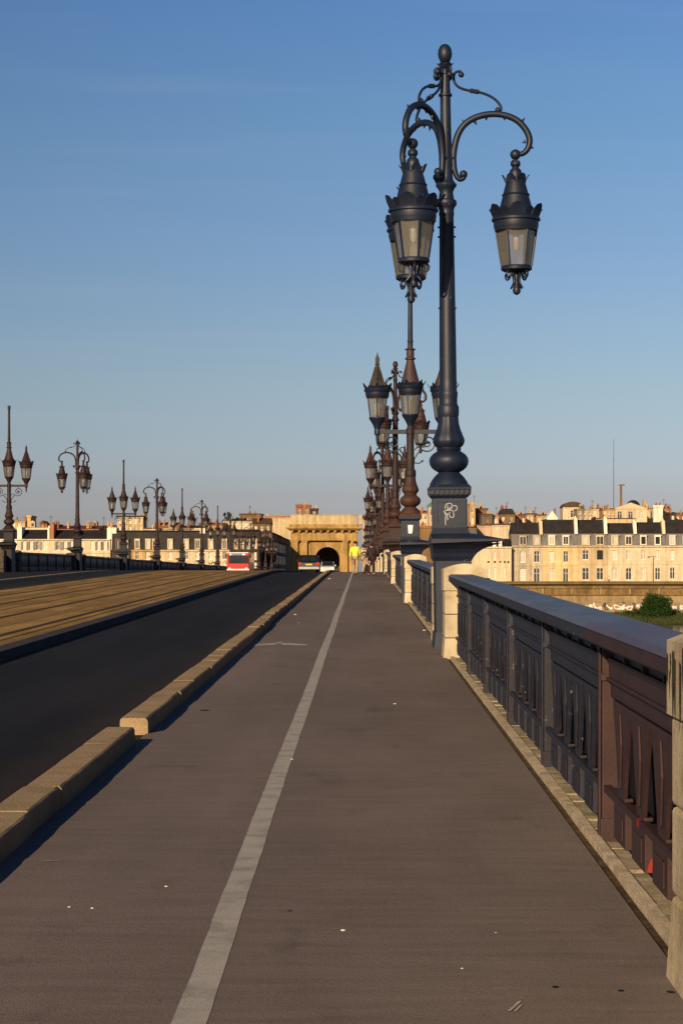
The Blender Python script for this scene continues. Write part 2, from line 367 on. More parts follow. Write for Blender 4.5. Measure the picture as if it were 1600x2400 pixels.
# kerb stones between path and road: each run is a row of dressed stones
def kerb_run(y0, y1, x0, x1, h, name, dx=0):
    b = MB(); rnd = random.Random(int(y0*7)); y = y0
    while y < y1-.01:
        ln = min(rnd.uniform(.85, 1.5), y1-y)
        if y1-y-ln < .4: ln = y1-y
        j = rnd.uniform(-.010, .010); k = rnd.uniform(-.007, .006); e = .005; ns = max(2, int(ln/.16)) if y < 70 else 2; p = []
        for q in range(ns+1):
            yy = y+e+(ln-2*e)*q/ns; z = zd(yy); c_ = .007 if q in (0, ns) else 0
            w_ = lambda a: rnd.uniform(-a, a) if y < 70 else 0
            p.append([(x0+j, yy, z-.1), (x0+j+w_(.003), yy, z+h+k-.022-c_), (x0+j+.007, yy, z+h+k-.007-c_*.7), (x0+j+.018, yy, z+h+k-c_*.4+w_(.0012)), (x1+j-.020, yy, z+h+k-c_*.4+w_(.0012)),
                      (x1+j-.007+w_(.003), yy, z+h+k-.008-c_*.7+w_(.002)), (x1+j+w_(.002), yy, z+h+k-.024-c_), (x1+j+.004, yy, z-.1)])
        n = 8
        for q in range(ns):
            for i in range(n-1): b.quad(p[q][i], p[q+1][i], p[q+1][i+1], p[q][i+1])
        b.quad(*p[0]); b.quad(*p[-1][::-1])
        y += ln
    return struct(b.build(name, M['kerb']))
kerb_run(-20, 17.15, -2.06, -1.825, .13, 'kerb')
kerb_run(18.0, 42.0, -2.05, -1.815, .135, 'kerb')
kerb_run(42.05, 500, -2.08, -1.85, .13, 'kerb')

# gum spots and grit
spots = [(692,1441,.05),(772,1357,.10),(925,1650,.022),(684,1780,.018),(390,2078,.013),(163,2126,.011),(217,2129,.012),(804,2181,.016),
         (1161,2186,.006),(1082,2270,.008),(700,1460,.02),(994,1478,.05)]
gm = MB(); gm.lathe([(.9,0),(1,.12),(.75,.34),(.25,.42)], 10); g0 = None
for i, (px, py, r) in enumerate(spots):
    Y = EYE*F/(py-1275)
    if g0 is None: o = g0 = gm.build('gum_spot', M['white'], smooth=True)
    else: o = g0.copy(); COL.objects.link(o)
    o.location = (X(px, Y), Y, zd(Y)); o.scale = (r*.72, r*.9, r*.8)
    tag(o, 'small white blob of gum trodden on the brown asphalt path', 'gum', 'white gum spots on the path')
g1 = None
for (px, py, r) in ((1301,2313,.014),(1454,2322,.012),(1571,2325,.016),(480,1665,.05),(680,2135,.012)):
    Y = EYE*F/(py-1275)
    if g1 is None: o = g1 = gm.build('tar_spot', M['black'], smooth=True)
    else: o = g1.copy(); COL.objects.link(o)
    o.location = (X(px, Y), Y, zd(Y)); o.scale = (r, r*1.6, r*.3)
    tag(o, 'small black tar spot on the brown asphalt path', 'tar spot', 'black tar spots on the path')

# the bridge body, arches and piers under the deck, and the ledge below the railing
PITCH, L0 = 28.2, 4.9
b = MB()
ys = [-30+i*1.0 for i in range(521)]
def under(y):
    u = ((y-L0+PITCH/2) % PITCH)-PITCH/2         # 0 at a pier
    d = PITCH/2-abs(u); h = 12.3
    if d >= h: return -9.
    return -8.2+6.2*sqrt(max(0, 1-(d/h)**2))
for a, c in zip(ys[:-1], ys[1:]):
    for xs in (1.85, -19.95):
        b.quad((xs, a, zd(a)-.13), (xs, c, zd(c)-.13), (xs, c, under(c)), (xs, a, under(a)))
    b.quad((1.85, a, under(a)), (1.85, c, under(c)), (-19.95, c, under(c)), (-19.95, a, under(a)))
    b.quad((1.85, a, zd(a)-.13), (1.85, c, zd(c)-.13), (-19.95, c, zd(c)-.13), (-19.95, a, zd(a)-.13))
tag(b.build('stone_bridge', M['bridge']), 'long many-arched stone bridge carrying the road over the river', 'bridge')
b = MB(); rnd = random.Random(2); y = -20.
while y < 500:
    ln = rnd.uniform(.3, .75) if y < 130 else 6.
    k = rnd.uniform(-.02, .012)
    for (xa, xb) in ((1.2825, 1.98),):
        b.hexa([(xa, y+.006, zd(y)-.128), (xb, y+.006, zd(y)-.128), (xb, y+ln-.006, zd(y+ln)-.128), (xa, y+ln-.006, zd(y+ln)-.128)],
               [(xa, y+.006, zd(y)+.008+k), (xb, y+.006, zd(y)+.008+k), (xb, y+ln-.006, zd(y+ln)+.008+k), (xa, y+ln-.006, zd(y+ln)+.008+k)])
    y += ln
struct(b.build('parapet_plinth', M['ledge'], bevel=0))

# ------------------------------------------------------------------ stone pillars
def pillar_mb(x0, x1, d, h=1.30, arched=True):
    b = MB(); zs = [(-.1,.27),(.276,.60),(.606,.935)]
    for i, (a, c) in enumerate(zs):
        g = .025 if i == 0 else 0
        b.frus(x0-g, x1+g, 0-g, d+g, a, x0, x1, 0, d, c)
    n = 9; cx0, cx1 = x0-.016, x1+.05; top = []
    for k in range(n):
        t = k/(n-1); top.append((cx0+(cx1-cx0)*t, h-.055+.075*sin(pi*t)))
    for (ya, yb) in ((-.016, d+.016),):
        lo = [(cx0, ya, .941), (cx1, ya, .941), (cx1, yb, .941), (cx0, yb, .941)]
        b.quad(lo[0], lo[3], lo[2], lo[1])
        f = [(x, ya, z) for x, z in top]; r = [(x, yb, z) for x, z in top]
        b.quad(lo[0], lo[1], *f[::-1]); b.quad(lo[2], lo[3], *r)
        for k in range(n-1): b.quad(f[k], f[k+1], r[k+1], r[k])
        b.quad(lo[3], lo[0], f[0], r[0]); b.quad(lo[1], lo[2], r[-1], f[-1])
    return b
WORD = ['zeroth','first','second','third','fourth','fifth','sixth','seventh','eighth','ninth','tenth','eleventh','twelfth','thirteenth','fourteenth','fifteenth','sixteenth','seventeenth']
front = pillar_mb(1.15, 1.68, .8).build('stone_pillar', M['stone'], bevel=.018); rear = pillar_mb(1.16, 1.68, .8, 1.27).build('stone_pillar', M['stone'], bevel=.018)
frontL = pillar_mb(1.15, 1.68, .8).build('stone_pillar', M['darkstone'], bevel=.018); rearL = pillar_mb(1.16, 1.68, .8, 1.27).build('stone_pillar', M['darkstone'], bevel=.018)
used = {front: False, rear: False, frontL: False, rearL: False}
def put_pillar(src, Y, label, group, side=1):
    o = src
    if used[src]: o = src.copy(); COL.objects.link(o)
    used[src] = True
    if side == 1: o.location = (0, Y, zd(Y+.4))
    else: o.location = (-18.13, Y+.8, zd(Y+.4)); o.rotation_euler.z = pi
    tag(o, label, 'pillar', group)
RP, LP_ = 'stone pillars along the right parapet', 'stone pillars along the left parapet'
for n in range(0, 17):
    Yl = L0+PITCH*n
    if n > 0: put_pillar(front, Yl-3.1, 'round-topped pale stone pillar on the near side of the %s right parapet lamp' % WORD[n] if n > 1 else 'pale round-topped stone pillar in front of the tall near lamp, ending the long railing', RP)
    put_pillar(rear, Yl+2.2, 'pale stone pillar on the far side of the %s lamp on the right parapet' % WORD[n] if n else 'weathered pale stone pillar cut by the right edge of the photo', RP)
    if n == 0: rear.location.x = -.018; rear.location.z += .035
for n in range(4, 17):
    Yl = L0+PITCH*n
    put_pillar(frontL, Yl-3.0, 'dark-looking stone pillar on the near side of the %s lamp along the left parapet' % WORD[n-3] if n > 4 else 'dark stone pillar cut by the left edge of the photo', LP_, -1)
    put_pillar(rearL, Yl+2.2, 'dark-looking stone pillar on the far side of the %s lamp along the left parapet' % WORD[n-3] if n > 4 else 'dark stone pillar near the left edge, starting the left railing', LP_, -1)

P0 = [o for o in COL.objects if o.get('label', '').startswith('weathered pale')][0]; rnd = random.Random(3); b = MB()
for k in range(11):
    y = rnd.uniform(.25, .8); wv = rnd.uniform(.006, .022); zt = rnd.uniform(1.08, 1.21); zb = zt-rnd.uniform(.06, .26); x = 1.16-.0175-k*.0002
    b.add([(x,y-wv,zt),(x,y+wv,zt+.01),(x,y+wv*1.2,(zt+zb)/2),(x,y+wv*.3,zb),(x,y-wv*.4,zb+.03),(x,y-wv*.9,(zt+zb)/2+.02)], [(0,5,4,3,2,1)])
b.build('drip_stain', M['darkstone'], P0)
# low stone wall closing the parapet between the two pillars of each lamp
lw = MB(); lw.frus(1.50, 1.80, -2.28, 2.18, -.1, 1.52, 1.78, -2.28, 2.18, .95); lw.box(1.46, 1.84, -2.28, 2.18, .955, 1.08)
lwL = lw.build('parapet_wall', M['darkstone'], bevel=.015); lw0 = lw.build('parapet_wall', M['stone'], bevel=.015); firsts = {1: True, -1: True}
for n in list(range(0, 17)):
    for side in (1, -1):
        if side == -1 and n < 4: continue
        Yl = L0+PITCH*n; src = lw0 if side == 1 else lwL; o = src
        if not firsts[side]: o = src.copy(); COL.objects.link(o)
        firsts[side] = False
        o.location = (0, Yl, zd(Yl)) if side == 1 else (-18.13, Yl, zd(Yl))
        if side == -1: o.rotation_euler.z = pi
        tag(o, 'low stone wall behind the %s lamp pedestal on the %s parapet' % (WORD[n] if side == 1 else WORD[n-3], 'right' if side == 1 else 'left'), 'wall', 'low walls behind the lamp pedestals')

# ------------------------------------------------------------------ iron railings
LEN = 22.1; BAY = LEN/6
def cap_mb(y0, y1):
    b = MB(); x0, x1 = 1.20, 1.56
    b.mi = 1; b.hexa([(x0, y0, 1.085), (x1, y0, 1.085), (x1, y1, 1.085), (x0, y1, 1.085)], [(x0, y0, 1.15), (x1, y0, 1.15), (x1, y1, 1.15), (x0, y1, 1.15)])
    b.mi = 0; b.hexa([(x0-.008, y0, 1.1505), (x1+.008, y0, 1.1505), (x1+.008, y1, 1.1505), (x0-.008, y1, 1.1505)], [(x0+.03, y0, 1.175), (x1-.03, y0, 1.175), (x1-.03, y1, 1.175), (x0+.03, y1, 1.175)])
    b.mi = 1
    b.box(x0+.05, x1-.05, y0, y1, 1.055, 1.084)
    return b
def upper_mb(y0, y1):
    b = MB(); b.box(1.315, 1.395, y0, y1, .965, .99); b.box(1.325, 1.385, y0, y1, .885, .964); b.box(1.31, 1.40, y0, y1, .868, .884)
    b.box(1.335, 1.375, y0, y1, .78, .867); b.box(1.345, 1.37, y0, y1, .9905, 1.0545)
    n = int((y1-y0)/(BAY/5)+.5)
    for i in range(1, n):
        y = y0+(y1-y0)*i/n; b.box(1.318, 1.392, y-.012, y+.012, .991, 1.054)
    return b
def lower_mb(y0, y1):
    b = MB(); b.box(1.30, 1.34, y0, y1, .262, .30); b.box(1.341, 1.40, y0, y1, .262, .285); return b
def post_mb():
    b = MB(); b.box(1.29, 1.415, -.06, .06, .0, 1.054); b.box(1.275, 1.289, -.035, .035, .02, 1.05); b.box(1.28, 1.425, -.075, .075, -.02, .12); b.box(1.282, 1.423, -.07, .07, .86, .90)
    return b
def bal_mb():
    b = MB(); c = 1.337                                   # flared plate with a lancet gap to its neighbour
    prof = [(.32,.13),(.40,.16),(.52,.215),(.64,.275),(.72,.325),(.755,.352),(.779,.3665)]
    vs = []; fs = []
    for z, w_ in prof: vs += [(c-.027,-w_,z),(c-.008,-w_,z),(c-.008,w_,z),(c-.027,w_,z)]
    for k in range(len(prof)-1):
        for q in range(4): r_ = (q+1) % 4; fs.append((k*4+q, k*4+r_, k*4+4+r_, k*4+4+q))
    fs += [(3,2,1,0), tuple(len(vs)-4+q for q in range(4))]; b.add(vs, fs)
    b.frus(c-.040, c-.0275, -.03, .03, .36, c-.040, c-.0275, -.075, .075, .58); b.frus(c-.040, c-.0275, -.075, .075, .5805, c-.036, c-.0275, -.008, .008, .74)
    b.box(c-.035, c+.045, -.24, .24, .075, .2615); b.box(c-.025, c+.02, -.13, .13, .3005, .3195)
    b.box(c-.043, c-.0355, -.17, .17, .11, .225)
    return b
def back_mb(y0, y1):
    b = MB(); b.box(1.452, 1.475, y0, y1, .10, 1.054); return b
PROTO = {}
def railing(Y, side, label, group, full, mats):
    """one railing section from pillar to pillar; origin at its near end"""
    cap, body, top = mats
    z = zd(Y); tilt = atan2(zd(Y+LEN)-z, LEN)
    if full:
        r = empty('iron_railing', (0, Y, z), label, 'railing', group)
        if full == 'near':
            cap_mb(0, BAY).build('handrail', [M['capmar'], M['maroon']], r)['label'] = 'plum painted handrail'
            upper_mb(.06, BAY-.06).build('upper_rail', M['maroon'], r)
            lower_mb(.06, BAY-.06).build('bottom_rail', M['maroon'], r); back_mb(.0, BAY).build('backing_panel', M['backing'], r)
            cap_mb(BAY, LEN).build('handrail', [top, body], r)['label'] = 'worn slate handrail'
            upper_mb(BAY+.06, LEN).build('upper_rail', body, r); lower_mb(BAY+.06, LEN).build('bottom_rail', body, r); back_mb(BAY, LEN).build('backing_panel', M['backing'], r)
        else:
            if 'cap' not in PROTO: PROTO['cap'] = (cap_mb(0, LEN).build('handrail', [top, body], r), upper_mb(0, LEN).build('upper_rail', body, r), lower_mb(0, LEN).build('bottom_rail', body, r), back_mb(0, LEN).build('backing_panel', M['backing'], r))
            else:
                for p in PROTO['cap']:
                    q = p.copy(); COL.objects.link(q); q.parent = r
        def part(key, mb, name, m, yy):
            kk = (key, m.name)
            if kk not in PROTO: o = mb().build(name, m, r, bevel=.006 if full == 'near' else 0); PROTO[kk] = o
            else: o = PROTO[kk].copy(); COL.objects.link(o); o.parent = r
            o.location = (0, yy, 0); return o
        for k in range(6):
            mm = M['maroon'] if (full == 'near' and k == 0) else body
            if k < 5: part('post', post_mb, 'post', M['maroon'] if (full == 'near' and k == 0) else body, BAY*(k+1))
            for j in range(4): part('bal', bal_mb, 'baluster', mm, BAY*(k+(j+1)/5))
    else:
        if 'joined' not in PROTO:
            b = cap_mb(0, LEN); c = MB(); c.mi = 1
            for q in (upper_mb(0, LEN), lower_mb(0, LEN), back_mb(0, LEN)): c.merge(q)
            for k in range(6):
                if k < 5: c.merge(post_mb(), 0, BAY*(k+1), 0)
                for j in range(4): c.merge(bal_mb(), 0, BAY*(k+(j+1)/5), 0)
            c.m = [1]*len(c.f); b.merge(c)
            r = PROTO['joined'] = b.build('iron_railing', [top, body])
        else: r = PROTO['joined'].copy(); COL.objects.link(r)
        r.location = (0, Y, z); tag(r, label, 'railing', group)
    r.rotation_euler.x = tilt
    if side == -1:
        r.scale.x = -1; r.location.x = -18.13
    return r
G1, G2 = 'iron railing sections of the right parapet', 'iron railing sections of the left parapet'
rn = railing(L0+3.0, 1, 'long dark iron railing beside the path, maroon at its near end', G1, 'near', (M['slate2'], M['slate2'], M['caplit']))
# red paint daubs on the near bay's feet
b = MB(); y0 = BAY*.6-.2425
b.add([(1.312,y0,.08),(1.380,y0,.08),(1.374,y0,.115),(1.360,y0,.145),(1.345,y0,.155),(1.33,y0,.14),(1.318,y0,.11)], [tuple(range(7))])
o = b.build('paint_daub', M['red'], rn); o['label'] = 'red paint daub'
b = MB(); b.quad((1.2985, BAY*.58, .264), (1.2985, BAY*.58+.10, .264), (1.2985, BAY*.58+.09, .298), (1.2985, BAY*.58+.01, .298))
b.quad((1.299, BAY*.58, .3005), (1.335, BAY*.58, .3015), (1.335, BAY*.58+.09, .3015), (1.299, BAY*.58+.09, .3005))
o = b.build('paint_daub', M['red'], rn); o['label'] = 'red paint daub'
for n in range(1, 16):
    railing(L0+PITCH*n+3.0, 1, 'dark iron railing section just past the %s lamp on the right parapet' % WORD[n], G1, n <= 3, (M['slate2'], M['slate2'], M['caplit']))
for n in range(4, 16):
    railing(L0+PITCH*n+3.0, -1, 'dark iron railing section just past the %s lamp along the left parapet' % WORD[n-3], G2, n <= 6, (M['slate2'], M['slate2'], M['caplit']))
# ------------------------------------------------------------------ lamps
def base_parts():
    """cast-iron pedestal: list of (name, MB, smooth, key) in lamp space, river side = +x"""
    out = []
    b = MB()
    b.box(-.235, .30, -.62, .62, -.05, 1.30); b.frus(-.27,.335,-.66,.66,-.05,-.25,.315,-.64,.64,.22); b.frus(-.235,.30,-.62,.62,1.3005,-.27,.335,-.66,.66,1.36)
    steps = [(0,.0),(.06,.05),(.12,.14),(.17,.28),(.205,.42)]
    for (za, ta), (zb, tb) in zip(steps[:-1], steps[1:]):
        f = lambda t: (-.27-.025*t/.42, .335+1.0*t, -.66-.5*t, .66+.5*t)
        A, B = f(ta), f(tb); b.frus(A[0],A[1],A[2],A[3],1.3605+za, B[0],B[1],B[2],B[3],1.36+zb)
    b.hexa([(-.305,-.89,1.567),(.775,-.89,1.598),(.775,.89,1.598),(-.305,.89,1.567)], [(-.305,-.89,1.635),(.775,-.89,1.625),(.775,.89,1.625),(-.305,.89,1.635)])
    out.append(('plinth', b, False, 'body'))
    b = MB(); b.hexa([(-.30,-.88,1.6355),(.77,-.88,1.6255),(.77,.88,1.6255),(-.30,.88,1.6355)], [(-.29,-.34,1.72),(.33,-.34,1.72),(.33,.34,1.72),(-.29,.34,1.72)])
    b.frus(-.285,.30,-.30,.30,1.7205,-.255,.255,-.26,.26,1.80); b.box(-.25,.25,-.255,.255,1.8005,2.26)
    for s in (-1, 1):            # raised border round each face panel
        y = s*.256; ya, yb = (y, y+.012) if s > 0 else (y-.012, y)
        for (x0,x1,z0,z1) in ((-.24,-.19,1.81,2.25),(.19,.24,1.81,2.25),(-.189,.189,1.81,1.855),(-.189,.189,2.205,2.25)): b.box(x0,x1,ya,yb,z0,z1)
        x = s*.251; xa, xb = (x, x+.012) if s > 0 else (x-.012, x)
        for (y0,y1,z0,z1) in ((-.24,-.19,1.81,2.25),(.19,.24,1.81,2.25),(-.189,.189,1.81,1.855),(-.189,.189,2.205,2.25)): b.box(xa,xb,y0,y1,z0,z1)
    b.frus(-.255,.255,-.26,.26,2.261,-.305,.305,-.305,.305,2.31); b.box(-.292,.292,-.292,.292,2.3105,2.395)
    for i in range(8):
        t = -.26+.52*i/7
        for s in (-1, 1): b.box(t-.024,t+.024,min(s*.2925,s*.322),max(s*.2925,s*.322),2.325,2.39); b.box(min(s*.2925,s*.322),max(s*.2925,s*.322),t-.024,t+.024,2.325,2.39)
    out.append(('pedestal', b, False, 'ped'))
    b = MB(); b.frus(-.322,.322,-.322,.322,2.3955,-.325,.325,-.325,.325,2.43); b.frus(-.325,.325,-.325,.325,2.4305,-.285,.285,-.285,.285,2.475)
    b.lathe([(.30,2.4755),(.275,2.53),(.225,2.60),(.175,2.65),(.158,2.67)], 24)
    b.lathe([(.165,2.6705),(.215,2.70),(.262,2.74),(.288,2.79),(.298,2.85),(.285,2.90),(.245,2.95),(.195,2.985),(.172,3.0)], 28, lobes=8, amp=.03)
    b.lathe([(.178,3.0005),(.19,3.03),(.178,3.05)], 24)
    b.lathe([(.178,3.0505),(.215,3.09),(.234,3.14),(.232,3.18),(.205,3.25),(.172,3.34),(.152,3.43),(.146,3.52)], 32, lobes=8, amp=.09)
    out.append(('baluster_base', b, True, 'bulb'))
    return out

def hexring(b, rows, n=6, rot=0):     # faceted lantern tiers
    b.lathe(rows, n, rot=rot)
def petals(b, r0, z0, r1, z1, n, w, th=.012, rot=0, lift=0):
    for i in range(n):
        a = 2*pi*i/n+rot; ca, sa = cos(a), sin(a)
        def P(r, z, t): return (r*ca - t*sa, r*sa + t*ca, z)
        rows = [(r0, z0, w), (r0+(r1-r0)*.35, z0+(z1-z0)*.45, w*1.0), (r0+(r1-r0)*.75, z0+(z1-z0)*.85, w*.62), (r1, z1+lift, w*.08)]
        vs = []
        for (r, z, ww) in rows: vs += [P(r, z, -ww/2), P(r, z, ww/2), P(r-th, z+th*.4, ww/2), P(r-th, z+th*.4, -ww/2)]
        fs = [(0,1,2,3),(12,15,14,13)]
        for k in range(3):
            for j in range(4): q = (j+1) % 4; fs.append((k*4+j, k*4+4+j, k*4+4+q, k*4+q))
        b.add(vs, fs)
def glass_mb(z0, r0, z1, r1):
    b = MB(); n = 6
    for i in range(n):
        a, c = 2*pi*i/n, 2*pi*(i+1)/n
        b.quad((r0*cos(a), r0*sin(a), z0), (r0*cos(c), r0*sin(c), z0), (r1*cos(c), r1*sin(c), z1), (r1*cos(a), r1*sin(a), z1))
    return b
def bars(b, z0, r0, z1, r1):
    for i in range(6):
        a = 2*pi*i/6; b.tube([(r0*cos(a), r0*sin(a), z0), (r1*cos(a), r1*sin(a), z1)], .017, 5)
def lantern_hang(z):
    """lantern that hangs from an arm; z = height of the glass top"""
    f = MB()
    hexring(f, [(.335,z),(.345,z+.035),(.345,z+.10),(.372,z+.115),(.375,z+.145),(.345,z+.18),(.30,z+.20)], 24)
    f.lathe([(.325,z-.045),(.335,z-.0005)], 24)
    petals(f, .33, z+.17, .43, z+.35, 6, .26, rot=pi/6); petals(f, .335, z+.175, .415, z+.29, 6, .16, rot=0)
    bars(f, z-.58, .228, z-.04, .308)
    f.lathe([(.19,z-.665),(.236,z-.64),(.24,z-.60),(.225,z-.58)], 18)
    for i in range(4):
        a = pi/4+i*pi/2; ca, sa = cos(a), sin(a)
        pts = [(.19,-.66),(.225,-.71),(.20,-.77),(.15,-.76),(.13,-.70),(.11,-.66)]
        f.tube(spline([(r*ca, r*sa, z+q) for r, q in pts], 4), .016, 6)
        pts = [(.10,-.66),(.06,-.76),(.06,-.84),(.10,-.90),(.135,-.925)]
        f.tube(spline([(r*ca, r*sa, z+q) for r, q in pts], 4), [.018]*13+[.014,.01,.006,.003], 6)
    f.lathe([(.03,z-.665),(.045,z-.72),(.03,z-.80),(.028,z-.86),(.05,z-.91),(.064,z-.955),(.05,z-1.0),(.01,z-1.025)], 12)
    r = MB()
    r.lathe([(.30,z+.2005),(.255,z+.30),(.222,z+.42),(.195,z+.53),(.172,z+.62),(.152,z+.69)], 24)
    r.lathe([(.205,z+.50),(.215,z+.515),(.205,z+.53)], 24, cap=False)
    r.lathe([(.152,z+.6905),(.16,z+.72),(.15,z+.76)], 20); petals(r, .15, z+.71, .215, z+.825, 6, .15)
    r.lathe([(.09,z+.7605),(.10,z+.84),(.085,z+.90),(.055,z+.93),(.052,z+.945),(.078,z+.98),(.072,z+1.03),(.045,z+1.06)], 14)
    r.ball((0,0,z+1.14), .082, 14)
    g = glass_mb(z-.58, .225, z-.03, .305)
    bl = MB(); bl.lathe([(.03,z-.34),(.05,z-.29),(.05,z-.12),(.03,z-.04)], 12)
    return f, r, g, bl
def lantern_stand(z, spire):
    """lantern that stands on an arm or post; z = height of the glass top"""
    f = MB()
    hexring(f, [(.325,z),(.338,z+.03),(.345,z+.12),(.375,z+.15),(.385,z+.20),(.35,z+.24),(.30,z+.26)], 24)
    f.lathe([(.31,z-.045),(.325,z-.0005)], 24)
    petals(f, .36, z+.20, .475, z+.36, 6, .13, rot=0, lift=.02)
    petals(f, .33, z+.22, .37, z+.31, 6, .26, rot=pi/6)
    bars(f, z-.59, .235, z-.04, .308)
    f.lathe([(.07,z-1.0),(.085,z-.92),(.115,z-.84),(.17,z-.74),(.225,z-.66),(.245,z-.62),(.235,z-.59)], 18)
    r = MB()
    if spire:
        r.lathe([(.29,z+.2605),(.245,z+.40),(.20,z+.56),(.155,z+.74),(.115,z+.90),(.105,z+.97)], 20)
        r.lathe([(.12,z+.9705),(.155,z+.99),(.155,z+1.02),(.12,z+1.04),(.105,z+1.06),(.115,z+1.15),(.105,z+1.24),(.15,z+1.255),(.158,z+1.28),(.11,z+1.30)], 18)
    else:
        r.lathe([(.28,z+.2605),(.225,z+.40),(.17,z+.56),(.11,z+.74),(.065,z+.86),(.06,z+.90)], 6)
        for i in range(6):
            a = 2*pi*i/6; r.tube([(.285*cos(a), .285*sin(a), z+.262), (.17*cos(a), .17*sin(a), z+.565), (.07*cos(a), .07*sin(a), z+.865)], .013, 5)
        r.lathe([(.06,z+.9005),(.075,z+.93),(.05,z+.96),(.058,z+1.02),(.06,z+1.10),(.035,z+1.16),(.012,z+1.24),(.004,z+1.29)], 10)
    g = glass_mb(z-.59, .232, z-.03, .305)
    bl = MB(); bl.lathe([(.06,z-.54),(.085,z-.5),(.085,z-.25),(.03,z-.16)], 12)
    return f, r, g, bl
def arm_hook(th):
    ca, sa = cos(th), sin(th)
    P = lambda L_: spline([(r*ca, r*sa, z) for r, z in L_], 5)
    b = MB()
    p = P([(.30,7.27),(.26,7.20),(.20,7.19),(.145,7.27),(.12,7.40),(.115,7.55),(.135,7.70),(.18,7.86),(.26,8.0),(.38,8.10),(.54,8.165),(.72,8.19),(.92,8.165),(1.10,8.08),(1.23,7.93),(1.28,7.78),(1.25,7.65),(1.17,7.575),(1.08,7.57)])
    n = len(p); b.tube(p, [.032+.018*min(1, i/(n*.3)) if i < n*.8 else .05-.012*(i-n*.8)/(n*.2) for i in range(n)], 10)
    b.ball((.265*ca, .265*sa, 7.265), .062, 12)
    b.tube(P([(.08,7.70),(.10,7.56),(.12,7.42),(.10,7.33)]), .04, 8)
    for (r, z, dr, dz) in ((.30,8.05,-.05,.06),(.44,8.09,.03,-.07),(1.16,8.06,.05,.07),(1.22,7.76,-.06,-.02),(1.29,7.68,.05,-.03),(.62,8.14,.0,-.05),(.9,8.13,.0,-.04)):
        b.tube([(r*ca, r*sa, z), ((r+dr)*ca, (r+dr)*sa, z+dz)], [.03, .004], 6)
    b.tube([(.07*ca, .07*sa, 7.5), (.13*ca, .13*sa, 7.52)], [.06, .05], 8)
    t = MB()
    p = P([(.25,8.80),(.235,8.845),(.19,8.85),(.145,8.82),(.13,8.74),(.155,8.66),(.23,8.595),(.36,8.555),(.50,8.53),(.63,8.49),(.75,8.42),(.83,8.33),(.85,8.26),(.815,8.235)])
    t.tube(p, .021, 8); t.ball((.245*ca, .245*sa, 8.80), .045, 10); t.ball((.80*ca, .80*sa, 8.25), .045, 10)
    t.tube(P([(.37,8.555),(.43,8.545),(.52,8.528)]), [.021]+[.036]*9+[.021], 8)
    t.tube([(.06*ca, .06*sa, 8.80), (.15*ca, .15*sa, 8.80)], .018, 6); t.tube([(.80*ca, .80*sa, 8.26), (.79*ca, .79*sa, 8.17)], .02, 6)
    return b, t
def lamp_drooping(root, pal, egg=True):
    """post with three drooping lantern arms. returns dict of (name, MB, smooth, material, children)"""
    P = [(n, b, s, pal[k], []) for n, b, s, k in base_parts()]
    b = MB()
    b.lathe([(.150,3.5205),(.158,3.55),(.162,3.58),(.162,3.67),(.150,3.70),(.138,3.72),(.138,3.80),(.145,3.86),(.146,3.90),(.134,3.92),(.131,4.1),(.129,4.5),(.121,5.4),(.111,6.5),(.109,6.62),
             (.118,6.64),(.118,6.67),(.112,6.70),(.125,6.75),(.157,6.79),(.160,6.83),(.150,6.86),(.118,6.88),(.112,6.93),(.104,6.99),(.125,7.04),(.158,7.08),(.160,7.11),(.14,7.13),(.11,7.17),(.098,7.24),(.092,7.5),(.085,7.9),
             (.079,8.4),(.079,8.46),(.102,8.47),(.104,8.50),(.08,8.51),(.074,8.6),(.070,8.80),(.05,8.82)], 24)
    for z_ in (4.05, 5.2, 6.3, 6.45):
        for a in (0, pi): b.box(.118*cos(a)-.02, .118*cos(a)+.02, -.02, .02, z_-.012, z_+.012)
    P.append(('shaft', b, True, pal['shaft'], []))
    b = MB()
    b.lathe([(.05,8.8205),(.045,8.86),(.06,8.92),(.095,8.95),(.10,8.97),(.05,8.98)], 16); petals(b, .07, 8.90, .13, 8.975, 6, .09)
    if egg: b.lathe([(.03,8.9805),(.07,9.0),(.10,9.06),(.11,9.12),(.10,9.19),(.075,9.24),(.04,9.268),(.003,9.277)], 18)
    else: b.lathe([(.03,8.9805),(.02,9.04),(.003,9.2)], 8)
    for i in range(3):
        a = pi/3+i*2*pi/3
        b.tube(spline([(.06*cos(a), .06*sin(a), 8.86), (.13*cos(a), .13*sin(a), 8.90), (.16*cos(a), .16*sin(a), 8.85), (.13*cos(a), .13*sin(a), 8.81)], 4), .022, 6)
        b.ball((.14*cos(a), .14*sin(a), 8.78), .045, 8)
    P.append(('finial', b, True, pal['shaft'], []))
    for i in range(3):
        th = i*2*pi/3; a_, t_ = arm_hook(th)
        P.append(('arm', a_, True, pal['arm'], [('tie_rod', t_, True, pal['arm'])]))
        f, r, g, bl = lantern_hang(6.42)
        cx, cy = 1.06*cos(th), 1.06*sin(th); q = []
        for k in (f, r, g, bl):
            m_ = MB(); m_.merge(k, cx, cy, 0, 0 if i != 2 else pi/6+.28); q.append(m_)
        P.append(('lantern', q[0], True, pal['ring'], [('lantern_roof', q[1], True, pal['roof']), ('lantern_glass', q[2], False, M['frost']), ('bulb', q[3], True, M['opal'])]))
    return P
